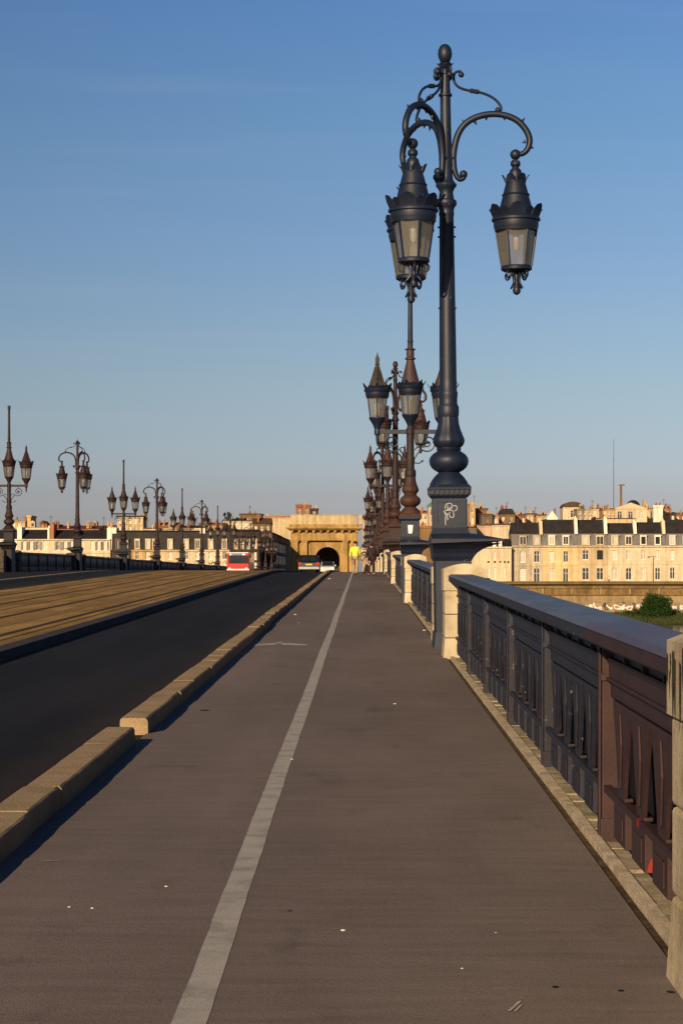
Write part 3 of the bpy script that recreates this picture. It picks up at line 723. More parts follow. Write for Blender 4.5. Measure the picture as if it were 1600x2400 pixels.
def lamp_spire(root, pal):
    P = [(n, b, s, pal[k], []) for n, b, s, k in base_parts()]
    b = MB()
    b.lathe([(.150,3.5205),(.158,3.55),(.165,3.58),(.165,3.68),(.150,3.72),(.122,3.76),(.118,3.86),(.13,4.0),(.128,4.06),(.112,4.12),(.108,4.5),(.108,4.74),(.125,4.76),(.125,4.90),(.10,4.92),(.09,4.98)], 20)
    for s in (-1, 1): b.box(min(s*.09, s*.13), max(s*.09, s*.13), -.03, .03, 4.0, 4.06)
    P.append(('column', b, True, pal['shaft'], []))
    for s in (-1, 1):
        b = MB(); b.box(min(s*.10, s*.90), max(s*.10, s*.90), -.05, .05, 4.765, 4.885)
        b.lathe([(.05,4.72),(.085,4.75),(.09,4.82),(.085,4.90),(.07,4.93)], 12, c=(s*.945, 0))
        b.lathe([(.006,4.44),(.025,4.48),(.04,4.58),(.05,4.7195)], 10, c=(s*.945, 0))
        c = (.50, 4.50); pts = []
        for i in range(30):
            t = i/29; a = -pi*.75 + t*(2*pi*1.45); r = .255-.20*t
            pts.append((s*(c[0]+r*cos(a)), 0, c[1]+r*sin(a)))
        pre = [(s*.115, 0, 4.04), (s*.20, 0, 4.18)]
        b.tube([Vector(p) for p in pre]+[Vector(p) for p in pts], .021, 7)
        b.tube([(s*c[0], 0, c[1]+.2), (s*c[0], 0, 4.764)], .018, 6); b.ball((s*c[0], 0, c[1]+.02), .05, 8)
        b.tube(spline([(s*.12, 0, 4.3), (s*.22, 0, 4.38), (s*.30, 0, 4.33), (s*.27, 0, 4.27)], 4), .016, 6)
        b.tube(spline([(s*.12, 0, 3.93), (s*.24, 0, 3.92), (s*.34, 0, 3.97)], 4), .016, 6); b.ball((s*.345, 0, 3.985), .032, 8)
        P.append(('arm', b, True, pal['arm'], []))
    for s in (-1, 0, 1):
        f, r, g, bl = lantern_stand(5.83 if s else 5.92, s == 0)
        q = []
        for k in (f, r, g, bl):
            m_ = MB(); m_.merge(k, s*.945, 0, 0, .5 if s < 0 else (.25 if s == 0 else -.2)); q.append(m_)
        kids = [('lantern_roof', q[1], s == 0, pal['roof'] if s == 0 else pal['sideroof']), ('lantern_glass', q[2], False, M['frost']), ('bulb', q[3], True, M['opal'])]
        P.append(('lantern', q[0], True, pal['ring'], kids))
    b = MB(); b.lathe([(.085,7.2205),(.078,7.24),(.075,7.4),(.085,7.42),(.085,7.45),(.073,7.47),(.062,9.0),(.062,9.02),(.082,9.03),(.084,9.20),(.06,9.24),(.01,9.25)], 14)
    P.append(('spire', b, True, pal['pole'], []))
    return P
def emit_lamp(P, name, loc, rz):
    r = empty(name, loc, rz=rz)
    for (n, b, s, m, kids) in P:
        o = b.build(n, m, r, smooth=s)
        for (kn, kb, ks, km) in kids: kb.build(kn, km, o, smooth=ks)
    return r
def emit_joined(P, name):
    J = MB(); mats = []
    for (n, b, s, m, kids) in P:
        for (bb, mm) in [(b, m)] + [(k[1], k[3]) for k in kids]:
            if mm not in mats: mats.append(mm)
            i = mats.index(mm); c = MB(); c.v = bb.v; c.f = bb.f; c.m = [i]*len(bb.f); J.merge(c)
    return J.build(name, mats, smooth=True)
sl_, ru, rd = M['slate'], M['rust'], M['rustdark']
PAL_SLATE = dict(body=sl_, ped=sl_, bulb=sl_, shaft=sl_, arm=sl_, ring=sl_, roof=sl_)
PAL_RUST = dict(body=rd, ped=rd, bulb=ru, shaft=rd, arm=rd, ring=rd, roof=ru, sideroof=ru, pole=rd)
PAL_MIX = dict(body=sl_, ped=sl_, bulb=ru, shaft=M['browniron'], arm=sl_, ring=sl_, roof=M['pinkroof'], sideroof=M['greyroof'], pole=M['slate2'])
PAL_LEFT = dict(body=M['blackiron'], ped=M['blackiron'], bulb=rd, shaft=rd, arm=rd, ring=rd, roof=rd, sideroof=rd, pole=rd)
def lampX(side): return 1.36 if side == 1 else -19.49
def lamp_loc(n, side): Y = L0+PITCH*n; return (lampX(side), Y, zd(Y))
GD, GS = 'drooping three-arm street lamps of the bridge', 'spired three-lantern street lamps of the bridge'
near = emit_lamp(lamp_drooping(None, PAL_SLATE), 'street_lamp', lamp_loc(1, 1), 0)
tag(near, 'tall slate-blue street lamp with three drooping lanterns, graffiti on its pedestal', 'street lamp', GD)
near.scale = (1.015, 1.015, 1.006); near.location.z += .026; near.rotation_euler.y = -radians(.55)
# graffiti tag on its pedestal face (outline loops, flat paint on the iron)
gb = MB(); yy = -.2575
def g2(pts, r=.007): gb.tube([Vector((x, yy, z)) for x, z in spline(pts, 6)], r, 5)
def GP(px, py): return ((px-1050)*.00143, 2.185-(py-880)*.00130)
def gl(L_): g2([GP(*p) for p in L_])
gl([(1000,945),(1003,905),(1030,882),(1062,885),(1074,915),(1060,945),(1035,955),(1015,945)])
gl([(1030,900),(1022,925),(1040,940),(1060,925)])
gl([(1076,915),(1105,908),(1124,930),(1118,960),(1095,972)])
gl([(985,975),(1010,965),(1045,960),(1080,968)])
gl([(1085,968),(1088,1040),(1062,1046),(1044,1030),(1046,980)])
gl([(1003,985),(1002,1040),(1000,1100),(1002,1142)]); gl([(1018,1000),(1020,1050),(1030,1062),(1018,1080)])
gl([(985,975),(1000,1000),(1030,1010),(1045,1000)]); gl([(1002,1142),(1040,1144)])
for q in range(0): pass
ped = [o for o in COL.objects if o.parent == near and o.name.startswith('pedestal')][0]
gb.build('graffiti_tag', M['graf'], ped)['label'] = 'white sprayed graffiti tag'
second = emit_lamp(lamp_spire(None, PAL_MIX), 'street_lamp', lamp_loc(2, 1), 0)
tag(second, 'spired three-lantern lamp with pinkish roof and rust-brown base just behind the tall near lamp', 'street lamp', GS)
ped = [o for o in COL.objects if o.parent == second and o.name.startswith('pedestal')][0]
gb = MB(); gb.hexa([(-.06,-.2595,1.90),(.045,-.2595,1.90),(.045,-.2555,1.90),(-.06,-.2555,1.90)], [(-.075,-.2595,2.14),(.075,-.2595,2.14),(.075,-.2555,2.14),(-.075,-.2555,2.14)])
gb.build('poster', M['white'], ped)['label'] = 'blank white paper sticker'
third = emit_lamp(lamp_drooping(None, PAL_RUST), 'street_lamp', lamp_loc(3, 1), 0)
tag(third, 'rust-brown drooping three-arm lamp, third along the right parapet', 'street lamp', GD)
fourth = emit_lamp(lamp_spire(None, PAL_RUST), 'street_lamp', lamp_loc(4, 1), 0)
tag(fourth, 'rust-brown spired three-lantern lamp, fourth along the right parapet', 'street lamp', GS)
lef_s = emit_lamp(lamp_spire(None, PAL_LEFT), 'street_lamp', lamp_loc(4, -1), pi)
tag(lef_s, 'dark maroon spired three-lantern lamp nearest the left edge of the photo', 'street lamp', GS)
lef_d = emit_lamp(lamp_drooping(None, PAL_LEFT, False), 'street_lamp', lamp_loc(5, -1), pi)
tag(lef_d, 'dark brown drooping three-arm lamp, second along the left parapet from the left edge', 'street lamp', GD)
index_kids()
for n, src in ((6, lef_s), (7, lef_d), (8, lef_s), (9, lef_d)):
    o = copy_tree(src); o.location = lamp_loc(n, -1)
    tag(o, 'dark brown %s lamp, %s along the left parapet from the left edge' % ('spired three-lantern' if n % 2 == 0 else 'drooping three-arm', WORD[n-3]), 'street lamp', GS if n % 2 == 0 else GD)
jd = emit_joined(lamp_drooping(None, PAL_RUST, False), 'street_lamp'); js = emit_joined(lamp_spire(None, PAL_RUST), 'street_lamp')
uj = {jd: False, js: False}
for side in (1, -1):
    for n in range(5 if side == 1 else 10, 17):
        src = jd if n % 2 else js; o = src
        if uj[src]: o = src.copy(); COL.objects.link(o)
        uj[src] = True
        o.location = lamp_loc(n, side); o.rotation_euler.z = 0 if side == 1 else pi
        tag(o, 'distant rust-brown %s lamp, %s along the %s parapet' % ('drooping' if n % 2 else 'spired', WORD[n if side == 1 else n-3], 'right' if side == 1 else 'left'), 'street lamp', GD if n % 2 else GS)
# ------------------------------------------------------------------ river, banks, city ground
b = MB(); b.quad((-1500,-300,-9.0),(1500,-300,-9.0),(1500,441,-9.0),(-1500,441,-9.0)); struct(b.build('river_water', M['water']))
b = MB(); b.quad((-3500,440.3,-1.15),(3500,440.3,-1.15),(3500,7000,-1.15),(-3500,7000,-1.15)); struct(b.build('city_ground', M['city']))
M['quay'] = mat('quay_wall_stone', [(.10,.058,.02),(.18,.115,.045),(.26,.175,.08)], .35, .9, .4, 5, .2, coord='Position', fine=.25, fscale=3, streak=.3, detail=9)
M['quaylight'] = mat('quay_low_wall', [(.22,.155,.08),(.32,.235,.13)], .3, .9, .3, 5, .2, coord='Position', fine=.15, fscale=3, streak=.3)
M['grass'] = mat('bank_grass', [(.03,.04,.012),(.05,.062,.02),(.085,.085,.03)], .5, .9, .8, 4, .2, coord='Position', fine=.3, fscale=4)
M['rail_dark'] = mat('quay_coping', [(.10,.065,.025),(.16,.11,.045)], .5, .8, coord='Position')
for (xa, xb, nm) in ((4, 420, 'right'), (-420, -22, 'left')):
    b = MB(); b.frus(xa, xb, 440.0, 443, -9.1, xa, xb, 440.7, 443, -3.45); b.mi = 1; b.box(xa, xb, 440.35, 443.1, -3.445, -3.2); b.box(xa, xb, 440.8, 443, -3.195, -2.05); b.box(xa, xb, 440.55, 443.2, -2.045, -1.55); b.mi = 0
    for i in range(int((xb-xa)/6)): b.box(xa+i*6+2.9, xa+i*6+3.3, 440.62, 440.799, -3.19, -2.06)
    tag(b.build('quay_wall', [M['quaylight'], M['quay']]), 'brown stone quay wall of the far river bank %s of the bridge' % nm, 'wall')
    b = MB(); b.box(xa, xb, 441.2, 441.7, -1.545, -.72); b.box(xa, xb, 441.1, 441.8, -.715, -.55)
    tag(b.build('quay_parapet', M['rail_dark']), 'low brown stone parapet along the top of the quay %s of the bridge' % nm, 'parapet')
b = MB(); pr = None
for i in range(61):
    x = 20+i*3; c = [(x, 421+1.5*sin(i*.9), -9.1), (x, 430+sin(i*1.7), -7.9+.2*sin(i*1.3)), (x, 438.3, -7.0+.12*sin(i*.7+1))]
    if pr:
        for k in (0, 1): b.quad(pr[k], c[k], c[k+1], pr[k+1])
    pr = c
struct(b.build('grassy_bank', M['grass'], smooth=True))
# painted wall on the bank
b = MB(); b.box(X(1360,439), 175, 438.4, 438.9, -7.3, -4.9); b.box(X(1390,439), X(1455,439), 438.3, 438.95, -4.895, -4.6); b.box(X(1440,439), X(1460,439), 438.3, 438.95, -4.59, -4.25)
GWB = b
M['spray'] = mat('sprayed_lettering', [(.62,.60,.56),(.75,.73,.70)], 1., .7, coord='Position'); M['sprayd'] = mat('dark_spray', [(.05,.04,.05),(.10,.08,.09)], 1., .7, coord='Position')
rnd = random.Random(9)
gl_, gd_ = MB(), MB(); x = X(1364, 439)
while x < 165:
    wv = rnd.uniform(1.0, 2.2); h = rnd.uniform(.9, 1.7); zb = -6.7+rnd.uniform(0, .3)
    pts = [(x+rnd.uniform(0, wv), 438.36, zb+h*rnd.random()) for _ in range(6)]
    (gl_ if rnd.random() < .72 else gd_).tube([Vector(p) for p in spline(pts, 4)], rnd.uniform(.10, .2), 5); x += wv*.7
for k_, q_ in ((1, gl_), (2, gd_)): q_.m = [k_]*len(q_.f); GWB.merge(q_)
gw = GWB.build('graffiti_wall', [M['quaylight'], M['spray'], M['sprayd']]); tag(gw, 'low pale wall covered in graffiti beside the round green bush on the far bank', 'wall')

def leafmat(name, a, c):
    m = mat(name, [a, c], .8, .75, 0, 60, .15, coord='Position', fine=.35, fscale=3)
    return m
M['leaf'] = leafmat('bush_leaves', (.012,.030,.006), (.035,.075,.014)); M['leaf2'] = leafmat('light_leaves', (.022,.032,.008), (.048,.060,.016)); M['leafd'] = leafmat('dark_leaves', (.012,.018,.008), (.03,.036,.014))
M['bark'] = mat('bark', [(.05,.035,.02),(.09,.065,.04)], 3., .9)
def crown(blobs, n, size, seed):
    rnd = random.Random(seed); b = MB(); tot = sum(r**2 for *_, r in blobs)
    for (cx, cy, cz, r) in blobs:
        for _ in range(int(n*r*r/tot)):
            while True:
                d = Vector((rnd.uniform(-1,1), rnd.uniform(-1,1), rnd.uniform(-1,1)))
                if .1 < d.length < 1: break
            d = d.normalized()*(r*(rnd.uniform(.55, 1.08))); s = size*rnd.uniform(.6, 1.4)
            u = Vector((rnd.uniform(-1,1), rnd.uniform(-1,1), rnd.uniform(-1,1))).normalized(); v = u.orthogonal().normalized()
            p = Vector((cx, cy, cz))+d
            b.quad(p-u*s, p-v*s*.5, p+u*s, p+v*s*.5)
    return b
def tree(name, Y, px, zb, blobs, n, size, seed, lm, label, cat, group=None):
    r = empty(name, (X(px, Y), Y, zb), label, cat, group)
    crown(blobs, n, size, seed).build('crown', lm, r)
    t = MB(); top = max(z for _, _, z, _ in blobs)
    t.tube([(0,0,-.3),(.1,0,top*.35),(0,.05,top*.7)], [top*.05, top*.035, top*.015], 7)
    for (x, y, z, q) in blobs[:5]: t.tube([(.05,0,top*.3),(x*.6,y*.6,z*.8),(x,y,z)], [top*.025, top*.015, top*.006], 5)
    t.build('trunk', M['bark'], r); return r
rnd = random.Random(5)
tree('bush', 430, 1540, -8.2, [(rnd.uniform(-2.3,2.3), rnd.uniform(-1.5,1.5), 2.6+rnd.uniform(-1.7,1.3), rnd.uniform(1.0,1.8)) for _ in range(14)]+[(0,0,2.5,2.5)], 13000, .16, 3, M['leaf'], 'large round dark green bush on the far river bank', 'bush')
tree('bush', 431, 1482, -7.9, [(rnd.uniform(-1.3,1.3), rnd.uniform(-.6,.6), .9+rnd.uniform(-.3,.5), rnd.uniform(.5,.85)) for _ in range(6)], 2600, .13, 4, M['leaf2'], 'small light green bush left of the large round bush', 'bush')
b = MB(); rnd = random.Random(8)
for _ in range(9000):
    x = rnd.uniform(X(1430,432), 110); y = rnd.uniform(421.5, 437); t = (y-421)/17.; z = -9.0+2.0*t
    h = rnd.uniform(.2, .7)*(1.6 if abs(x-X(1530,430)) < 7 else .8); a = rnd.uniform(-.15, .15)
    b.quad((x-.07,y,z),(x+.07,y,z),(x+a,y+rnd.uniform(-.1,.1),z+h))
stuff(b.build('bank_weeds', M['leaf2']))

# ------------------------------------------------------------------ buildings
def wm(name, c, streak=.24, d=.11):
    return mat(name, [tuple(v*(1-d*1.6) for v in c), c, tuple(min(.85, v*(1+d)) for v in c)], .22, .88, .15, 3, .2, coord='Position', fine=.10, fscale=2.2, streak=streak, detail=8)
W = dict(cream=wm('cream_render', (.55,.455,.305)), beige=wm('grey_beige_stone', (.42,.35,.25), .3), yellow=wm('yellow_render', (.55,.425,.225)), sand=wm('sandstone', (.50,.385,.23)),
         pale=wm('pale_limestone', (.56,.46,.315)), ochre=wm('ochre_stone', (.46,.31,.13), .4), brown=wm('brown_render', (.20,.12,.055), .4), grey=wm('grey_brown_wall', (.13,.10,.075), .3), pink=wm('pinkish_render', (.46,.33,.24)),
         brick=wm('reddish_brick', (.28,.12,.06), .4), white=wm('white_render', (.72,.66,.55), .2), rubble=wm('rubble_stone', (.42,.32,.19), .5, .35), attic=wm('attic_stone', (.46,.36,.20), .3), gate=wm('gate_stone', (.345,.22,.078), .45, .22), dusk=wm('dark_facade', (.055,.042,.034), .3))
R = dict(slate=mat('black_slate', [(.014,.012,.012),(.028,.024,.024)], .6, .7, .2, 6, .25, coord='Position', fine=.25, fscale=4), zinc=mat('zinc_grey', [(.085,.080,.080),(.13,.12,.115),(.17,.155,.145)], .8, .5, 0, 6, .4, coord='Position', stretch=(3,1,.3), fine=.2, fscale=3),
         tile=mat('clay_tile', [(.17,.075,.035),(.28,.13,.06),(.36,.19,.10)], 1.2, .85, .4, 8, .2, coord='Position', fine=.3, fscale=5), redtile=mat('dark_red_tile', [(.10,.030,.022),(.16,.05,.032)], .8, .85, .3, 8, .2, coord='Position', fine=.25, fscale=5),
         brownroof=mat('brown_roof', [(.055,.032,.02),(.10,.06,.036)], .8, .85, .3, 8, .2, coord='Position'), copper=mat('green_copper', [(.03,.13,.07),(.05,.19,.10)], .8, .6, 0, 8, .3, coord='Position'))

def facade(b, x0, x1, z0, z1, Y, wins, dep=.28):
    """front wall with real openings; wins = (xc, zb, w, h, arched)"""
    xs = sorted(set([x0, x1]+[w[0]-w[2]/2 for w in wins]+[w[0]+w[2]/2 for w in wins])); zs = sorted(set([z0, z1]+[w[1] for w in wins]+[w[1]+w[3] for w in wins]))
    xs = [x for x in xs if x0-1e-6 <= x <= x1+1e-6]; zs = [z for z in zs if z0-1e-6 <= z <= z1+1e-6]
    for a, c in zip(xs[:-1], xs[1:]):
        for p, q in zip(zs[:-1], zs[1:]):
            mx_, mz = (a+c)/2, (p+q)/2
            if any(abs(mx_-w[0]) < w[2]/2 and w[1] < mz < w[1]+w[3] for w in wins): continue
            b.quad((a,Y,p),(c,Y,p),(c,Y,q),(a,Y,q))
    for w in wins:
        a, c, p, q = w[0]-w[2]/2, w[0]+w[2]/2, w[1], w[1]+w[3]; D = Y+dep
        b.quad((a,Y,p),(a,D,p),(c,D,p),(c,Y,p)); b.quad((a,Y,p),(a,Y,q),(a,D,q),(a,D,p)); b.quad((c,Y,p),(c,D,p),(c,D,q),(c,Y,q)); b.quad((a,Y,q),(c,Y,q),(c,D,q),(a,D,q))
        if len(w) > 4 and w[4]:
            r = w[2]/2; rise = r*w[4]; y2 = Y+.02
            for s in (-1, 1):
                arc = [(w[0]+s*r*cos(t*pi/12), y2, q-rise+rise*sin(t*pi/12)) for t in range(0, 7)]
                b.add([(w[0]+s*r, y2, q)]+arc, [(0,)+tuple(range(1, 8))])
def window(b_parent, w, Y, kind, rnd):
    a, c, p, q = w[0]-w[2]/2+.004, w[0]+w[2]/2-.004, w[1]+.004, w[1]+w[3]-.004; y = Y+.17; t = .085
    if kind == 'open':
        o = MB(); o.quad((a,Y+.26,p),(c,Y+.26,p),(c,Y+.26,q),(a,Y+.26,q)); return o.build('window', M['black'], b_parent)
    f = MB(); f.box(a,a+t,y,y+.07,p,q); f.box(c-t,c,y,y+.07,p,q); f.box(a+t,c-t,y,y+.07,p,p+t); f.box(a+t,c-t,y,y+.07,q-t,q)
    m = (a+c)/2; f.box(m-.05,m+.05,y+.005,y+.068,p+t,q-t); zq = p+(q-p)*.66
    f.box(a+t,m-.05,y+.006,y+.066,zq-.035,zq+.035); f.box(m+.05,c-t,y+.006,y+.066,zq-.035,zq+.035)
    f.box(a-.05,c+.05,Y-.08,Y-.004,p-.14,p-.02)
    if kind == 'shutter':
        for s in (a, m+.01):
            for k in range(8): f.box(s+.02, s+(c-a)/2-.03, y-.02, y-.004, p+.1+k*(q-p-.2)/8, p+.1+(k+.8)*(q-p-.2)/8)
    o = f.build('window', M['frame'], b_parent)
    g = MB(); yy = y+.035
    g.quad((a+t,yy,p+t),(c-t,yy,p+t),(c-t,yy,q-t),(a+t,yy,q-t))
    g.build('pane', M['curtain'] if kind == 'curtain' else M['pane'], o)
    return o
def prism_roof(b, x0, x1, Y0, Y1, z0, z1, kind, ov=.25, inset=None):
    x0 -= ov; x1 += ov; Y0 -= ov; Y1 += ov; ym = (Y0+Y1)/2; xm = (x0+x1)/2
    if kind == 'gable_x':
        b.add([(x0,Y0,z0),(x1,Y0,z0),(x1,Y1,z0),(x0,Y1,z0),(x0,ym,z1),(x1,ym,z1)], [(0,1,5,4),(2,3,4,5),(1,2,5),(3,0,4),(0,3,2,1)])
    elif kind == 'gable_y':
        b.add([(x0,Y0,z0),(x1,Y0,z0),(x1,Y1,z0),(x0,Y1,z0),(xm,Y0,z1),(xm,Y1,z1)], [(1,2,5,4),(3,0,4,5),(0,1,4),(2,3,5),(0,3,2,1)])
    elif kind == 'shed':
        b.add([(x0,Y0,z0),(x1,Y0,z0),(x1,Y1,z0),(x0,Y1,z0),(x0,Y1,z1),(x1,Y1,z1)], [(0,1,5,4),(1,2,5),(3,0,4),(2,3,4,5),(0,3,2,1)])
    elif kind == 'mansard':
        i = inset or min(1.6, (z1-z0)*.5); b.frus(x0,x1,Y0,Y1,z0,x0+i,x1-i,Y0+i,Y1-i,z1)
    elif kind == 'barrel':
        n = 8; f = [(xm-(x1-x0)/2*cos(pi*k/n), Y0, z0+(z1-z0)*sin(pi*k/n)) for k in range(n+1)]; r = [(x,Y1,z) for x,_,z in f]
        b.add(f+r, [tuple(range(n+1)), tuple(range(2*n+1, n, -1))]+[(k,n+1+k,n+2+k,k+1) for k in range(n)]+[(0,n,2*n+1,n+1)])
    else: b.box(x0,x1,Y0,Y1,z0,z1)
KINDS_ = ['glass','curtain','glass','shutter','curtain','glass']
def block(px0, px1, pyt, pyb, Y, wall, roof, kind, pyr, label, nw=(0,0), chim=(), depth=9., wh=None, name='building', group=None, cat='building'):
    """far building: wall from pyb up to pyt, roof up to pyr (photo rows at distance Y)"""
    rnd = random.Random(int(px0*31+pyt)); x0, x1 = X(px0,Y)+.01, X(px1,Y)-.01; z0, z1, zr = Z(pyb,Y), Z(pyt,Y), Z(pyr,Y); z0 = min(z0, -1.15) if pyb > 1300 else z0-6
    zlo = Z(pyb,Y); r = empty(name, ((x0+x1)/2, Y, z0), label, cat, group); ox, oy, oz = (x0+x1)/2, Y, z0
    wins = []; nx, nz = nw
    for i in range(nx):
        for j in range(nz):
            ww = (x1-x0)/nx*.42 if not wh else wh[0]; hh = (z1-zlo)/nz*.55 if not wh else wh[1]
            wins.append((x0+(x1-x0)*(i+.5)/nx-ox, zlo+(z1-zlo)*(j+.5)/nz-hh/2-oz, min(ww,1.5), hh, rnd.choice([0,0,.35])))
    b = MB(); facade(b, x0-ox, x1-ox, 0, z1-oz, 0, wins)
    D = depth; h = z1-oz; a, c = x0-ox, x1-ox
    b.quad((a,0,0),(a,0,h),(a,D,h),(a,D,0)); b.quad((c,0,0),(c,D,0),(c,D,h),(c,0,h)); b.quad((a,D,0),(a,D,h),(c,D,h),(c,D,0)); b.quad((a,0,h),(c,0,h),(c,D,h),(a,D,h))
    if nz or rnd.random() < .6: b.box(a-.05,c+.05,-.18,-.002,h-.3,h-.02)
    b.build('wall', W[wall], r)
    for w_ in wins: window(r, w_, 0, rnd.choice(KINDS_), rnd)
    if kind:
        q = MB(); prism_roof(q, a, c, 0, D, h+.004, zr-oz, kind, ov=.2); q.build('roof', R.get(roof) or W[roof], r)
    rch = random.Random(int(px0*13+5)); chim = list(chim)
    if (px1-px0) > 13 and kind != 'barrel':
        for _ in range(rch.choice([1, 2, 2, 3]) if px1-px0 > 20 else 1): chim.append((rch.uniform(px0+3, px1-3), rch.uniform(2.5, 5), pyr-rch.uniform(1.5, 6)))
    if nz and rch.random() < .5:
        q = MB(); xa = rch.uniform(x0, x1)-ox; q.tube([(xa,4,h-.3),(xa,4,zr-oz+2.2)], .05, 5); q.box(xa-.55,xa+.55,3.97,4.03,zr-oz+1.7,zr-oz+1.76); q.box(xa-.35,xa+.35,3.97,4.03,zr-oz+2.0,zr-oz+2.06); q.build('aerial', M['rail'], r)
    if kind in ('gable_x', 'shed') and px1-px0 > 26 and rch.random() < .5:
        for t_ in (rch.uniform(.25, .75),):
            xa = x0+(x1-x0)*t_-ox; q = MB(); zb_ = h+.05; q.box(xa-.55,xa+.55,-.05,2.5,zb_,zb_+1.15); q.frus(xa-.7,xa+.7,-.15,2.7,zb_+1.155,xa-.1,xa+.1,-.1,2.7,zb_+1.6); d_ = q.build('dormer', W[wall], r)
            q = MB(); q.box(xa-.3,xa+.3,-.09,-.054,zb_+.2,zb_+.95); q.build('pane', M['pane'], d_)
    for (cx, cw, ct) in chim:
        q = MB(); xa = X(cx,Y)-ox; wv = cw*Y/F; zt = Z(ct,Y)-oz; zb_ = h-1
        q.box(xa-wv/2, xa+wv/2, 1.5, 2.6, zb_, zt); q.box(xa-wv/2-.08, xa+wv/2+.08, 1.42, 2.68, zt+.003, zt+.16)
        for k in range(max(1, int(wv/.5))):
            px_ = xa-wv/2+.25+k*.5
            if px_ < xa+wv/2: q.lathe([(.13,zt+.165),(.10,zt+.6)], 7, c=(px_, 2.05))
        q.build('chimney', W['ochre'] if rnd.random() < .5 else W['brick'], r)
    return r
def row_house(px0, px1, wall, cols, label, Y=472, eave=1279, top=1250, ridge=1217, base=1367, kinds=None, rows=((1290,1313),(1331,1361)), ww=13, dorm='white', slate='zinc', chim=(), party=True, group=None, dh=.78, lowkinds=None, arch=None, topkind=None):
    x0, x1 = X(px0,Y)+.012, X(px1,Y)-.012; ox, oz = (x0+x1)/2, -1.15; s = Y/F
    r = empty('row_house', (ox, Y, oz), label, 'house', group); zz = lambda py: Z(py,Y)-oz
    wins = []
    for j, (pt, pb) in enumerate(rows):
        for i, cpx in enumerate(cols): wins.append((X(cpx,Y)-ox, zz(pb), ww*s*(1 if j else .92), zz(pt)-zz(pb), (arch or [0,0])[j]))
    a, c, h, D = x0-ox, x1-ox, zz(eave), 10.
    b = MB(); facade(b, a, c, 0, h, 0, wins)
    b.quad((a,0,0),(a,0,h),(a,D,h),(a,D,0)); b.quad((c,0,0),(c,D,0),(c,D,h),(c,0,h)); b.quad((a,D,0),(a,D,h),(c,D,h),(c,D,0)); b.quad((a,.0,h),(c,0,h),(c,D,h),(a,D,h))
    zc = zz((rows[0][1]+rows[1][0])/2); b.box(a+.003,c-.003,-.10,-.002,zc-.16,zc+.1)
    b.box(a+.003,c-.003,-.35,-.003,h-.32,h-.12); b.box(a+.003,c-.003,-.45,-.003,h-.117,h+.03)
    b.build('wall', W[wall], r)
    rnd = random.Random(int(px0)); kinds = kinds or [rnd.choice(KINDS_) for _ in wins]
    for w_, k in zip(wins, kinds): window(r, w_, 0, k, rnd)
    zt, zr = zz(top), zz(ridge); q = MB()
    q.hexa([(a,.05,h+.035),(c,.05,h+.035),(c,D,h+.035),(a,D,h+.035)], [(a,1.1,zt),(c,1.1,zt),(c,D,zt),(a,D,zt)]); q.build('mansard', R[slate], r)
    q = MB(); q.add([(a,.9,zt+.004),(c,.9,zt+.004),(c,D+.5,zt+.004),(a,D+.5,zt+.004),(a,3.4,zr),(c,3.4,zr)], [(0,1,5,4),(2,3,4,5),(1,2,5),(3,0,4),(0,3,2,1)]); q.build('roof', R['slate'], r)
    for k, cpx in enumerate(cols):
        xc = X(cpx,Y)-ox; hw = ww*s*.62; zb_ = h+.14; ztp = zb_+(zt-h)*dh
        d = MB(); d.box(xc-hw,xc-hw+.22,-.06,1.2,zb_,ztp); d.box(xc+hw-.22,xc+hw,-.06,1.2,zb_,ztp); d.box(xc-hw+.22,xc+hw-.22,-.06,1.2,ztp-.28,ztp); d.box(xc-hw+.22,xc+hw-.22,-.06,1.2,zb_,zb_+.22)
        d.box(xc-hw-.07,xc+hw+.07,-.13,1.25,ztp+.003,ztp+.12)
        d = d.build('dormer', W[dorm], r)
        g = MB(); g.quad((xc-hw+.22,.12,zb_+.22),(xc+hw-.22,.12,zb_+.22),(xc+hw-.22,.12,ztp-.28),(xc-hw+.22,.12,ztp-.28)); g.build('pane', M['black'] if topkind == 'open' else (M['curtain'] if (k+int(px0)) % 2 else M['pane']), d)
        if topkind != 'open':
            g = MB(); g.box(xc-.04,xc+.04,.07,.11,zb_+.22,ztp-.28); g.build('glazing_bar', M['frame'], d)
    if party:
        q = MB(); wv = 7.5*s
        q.hexa([(c-wv,.3,zt-.15),(c-.015,.3,zt-.15),(c-.015,4.6,zt-.15),(c-wv,4.6,zt-.15)], [(c-wv,1.4,zr+.3),(c-.015,1.4,zr+.3),(c-.015,4.6,zr+.3),(c-wv,4.6,zr+.3)])
        for k in range(3): q.lathe([(.16,zr+.305),(.12,zr+.75)], 7, c=(c-wv/2, 1.8+k*.9))
        q.build('chimney_wall', W['white' if int(px0) % 2 else 'pale'], r)
    return r
GQ = 'quay houses right of the bridge'
row_house(1198,1271.5,'beige',[1224.5,1257],'grey-beige quay house with an arched window, leftmost of the row facing the river', ridge=1224, top=1251, rows=((1291,1318),(1332,1366)), ww=14, arch=(.9,0), kinds=['curtain','glass','shutter','glass'], dorm='beige', group=GQ)
row_house(1271.5,1353.6,'yellow',[1292,1325],'yellow quay house between the grey-beige house and a pinkish sandstone house', group=GQ, rows=((1291.5,1317.5),(1332,1365)), ww=12.5, kinds=['shutter','glass','curtain','glass'], arch=(.3,.3))
row_house(1353.6,1423,'sand',[1371.5,1405],'sandstone quay house with one pitch-black open window on its upper floor', group=GQ, kinds=['glass','open','glass','glass'], rows=((1289.5,1311.5),(1331,1359)), ww=15.5, arch=(.25,0), dorm='pale')
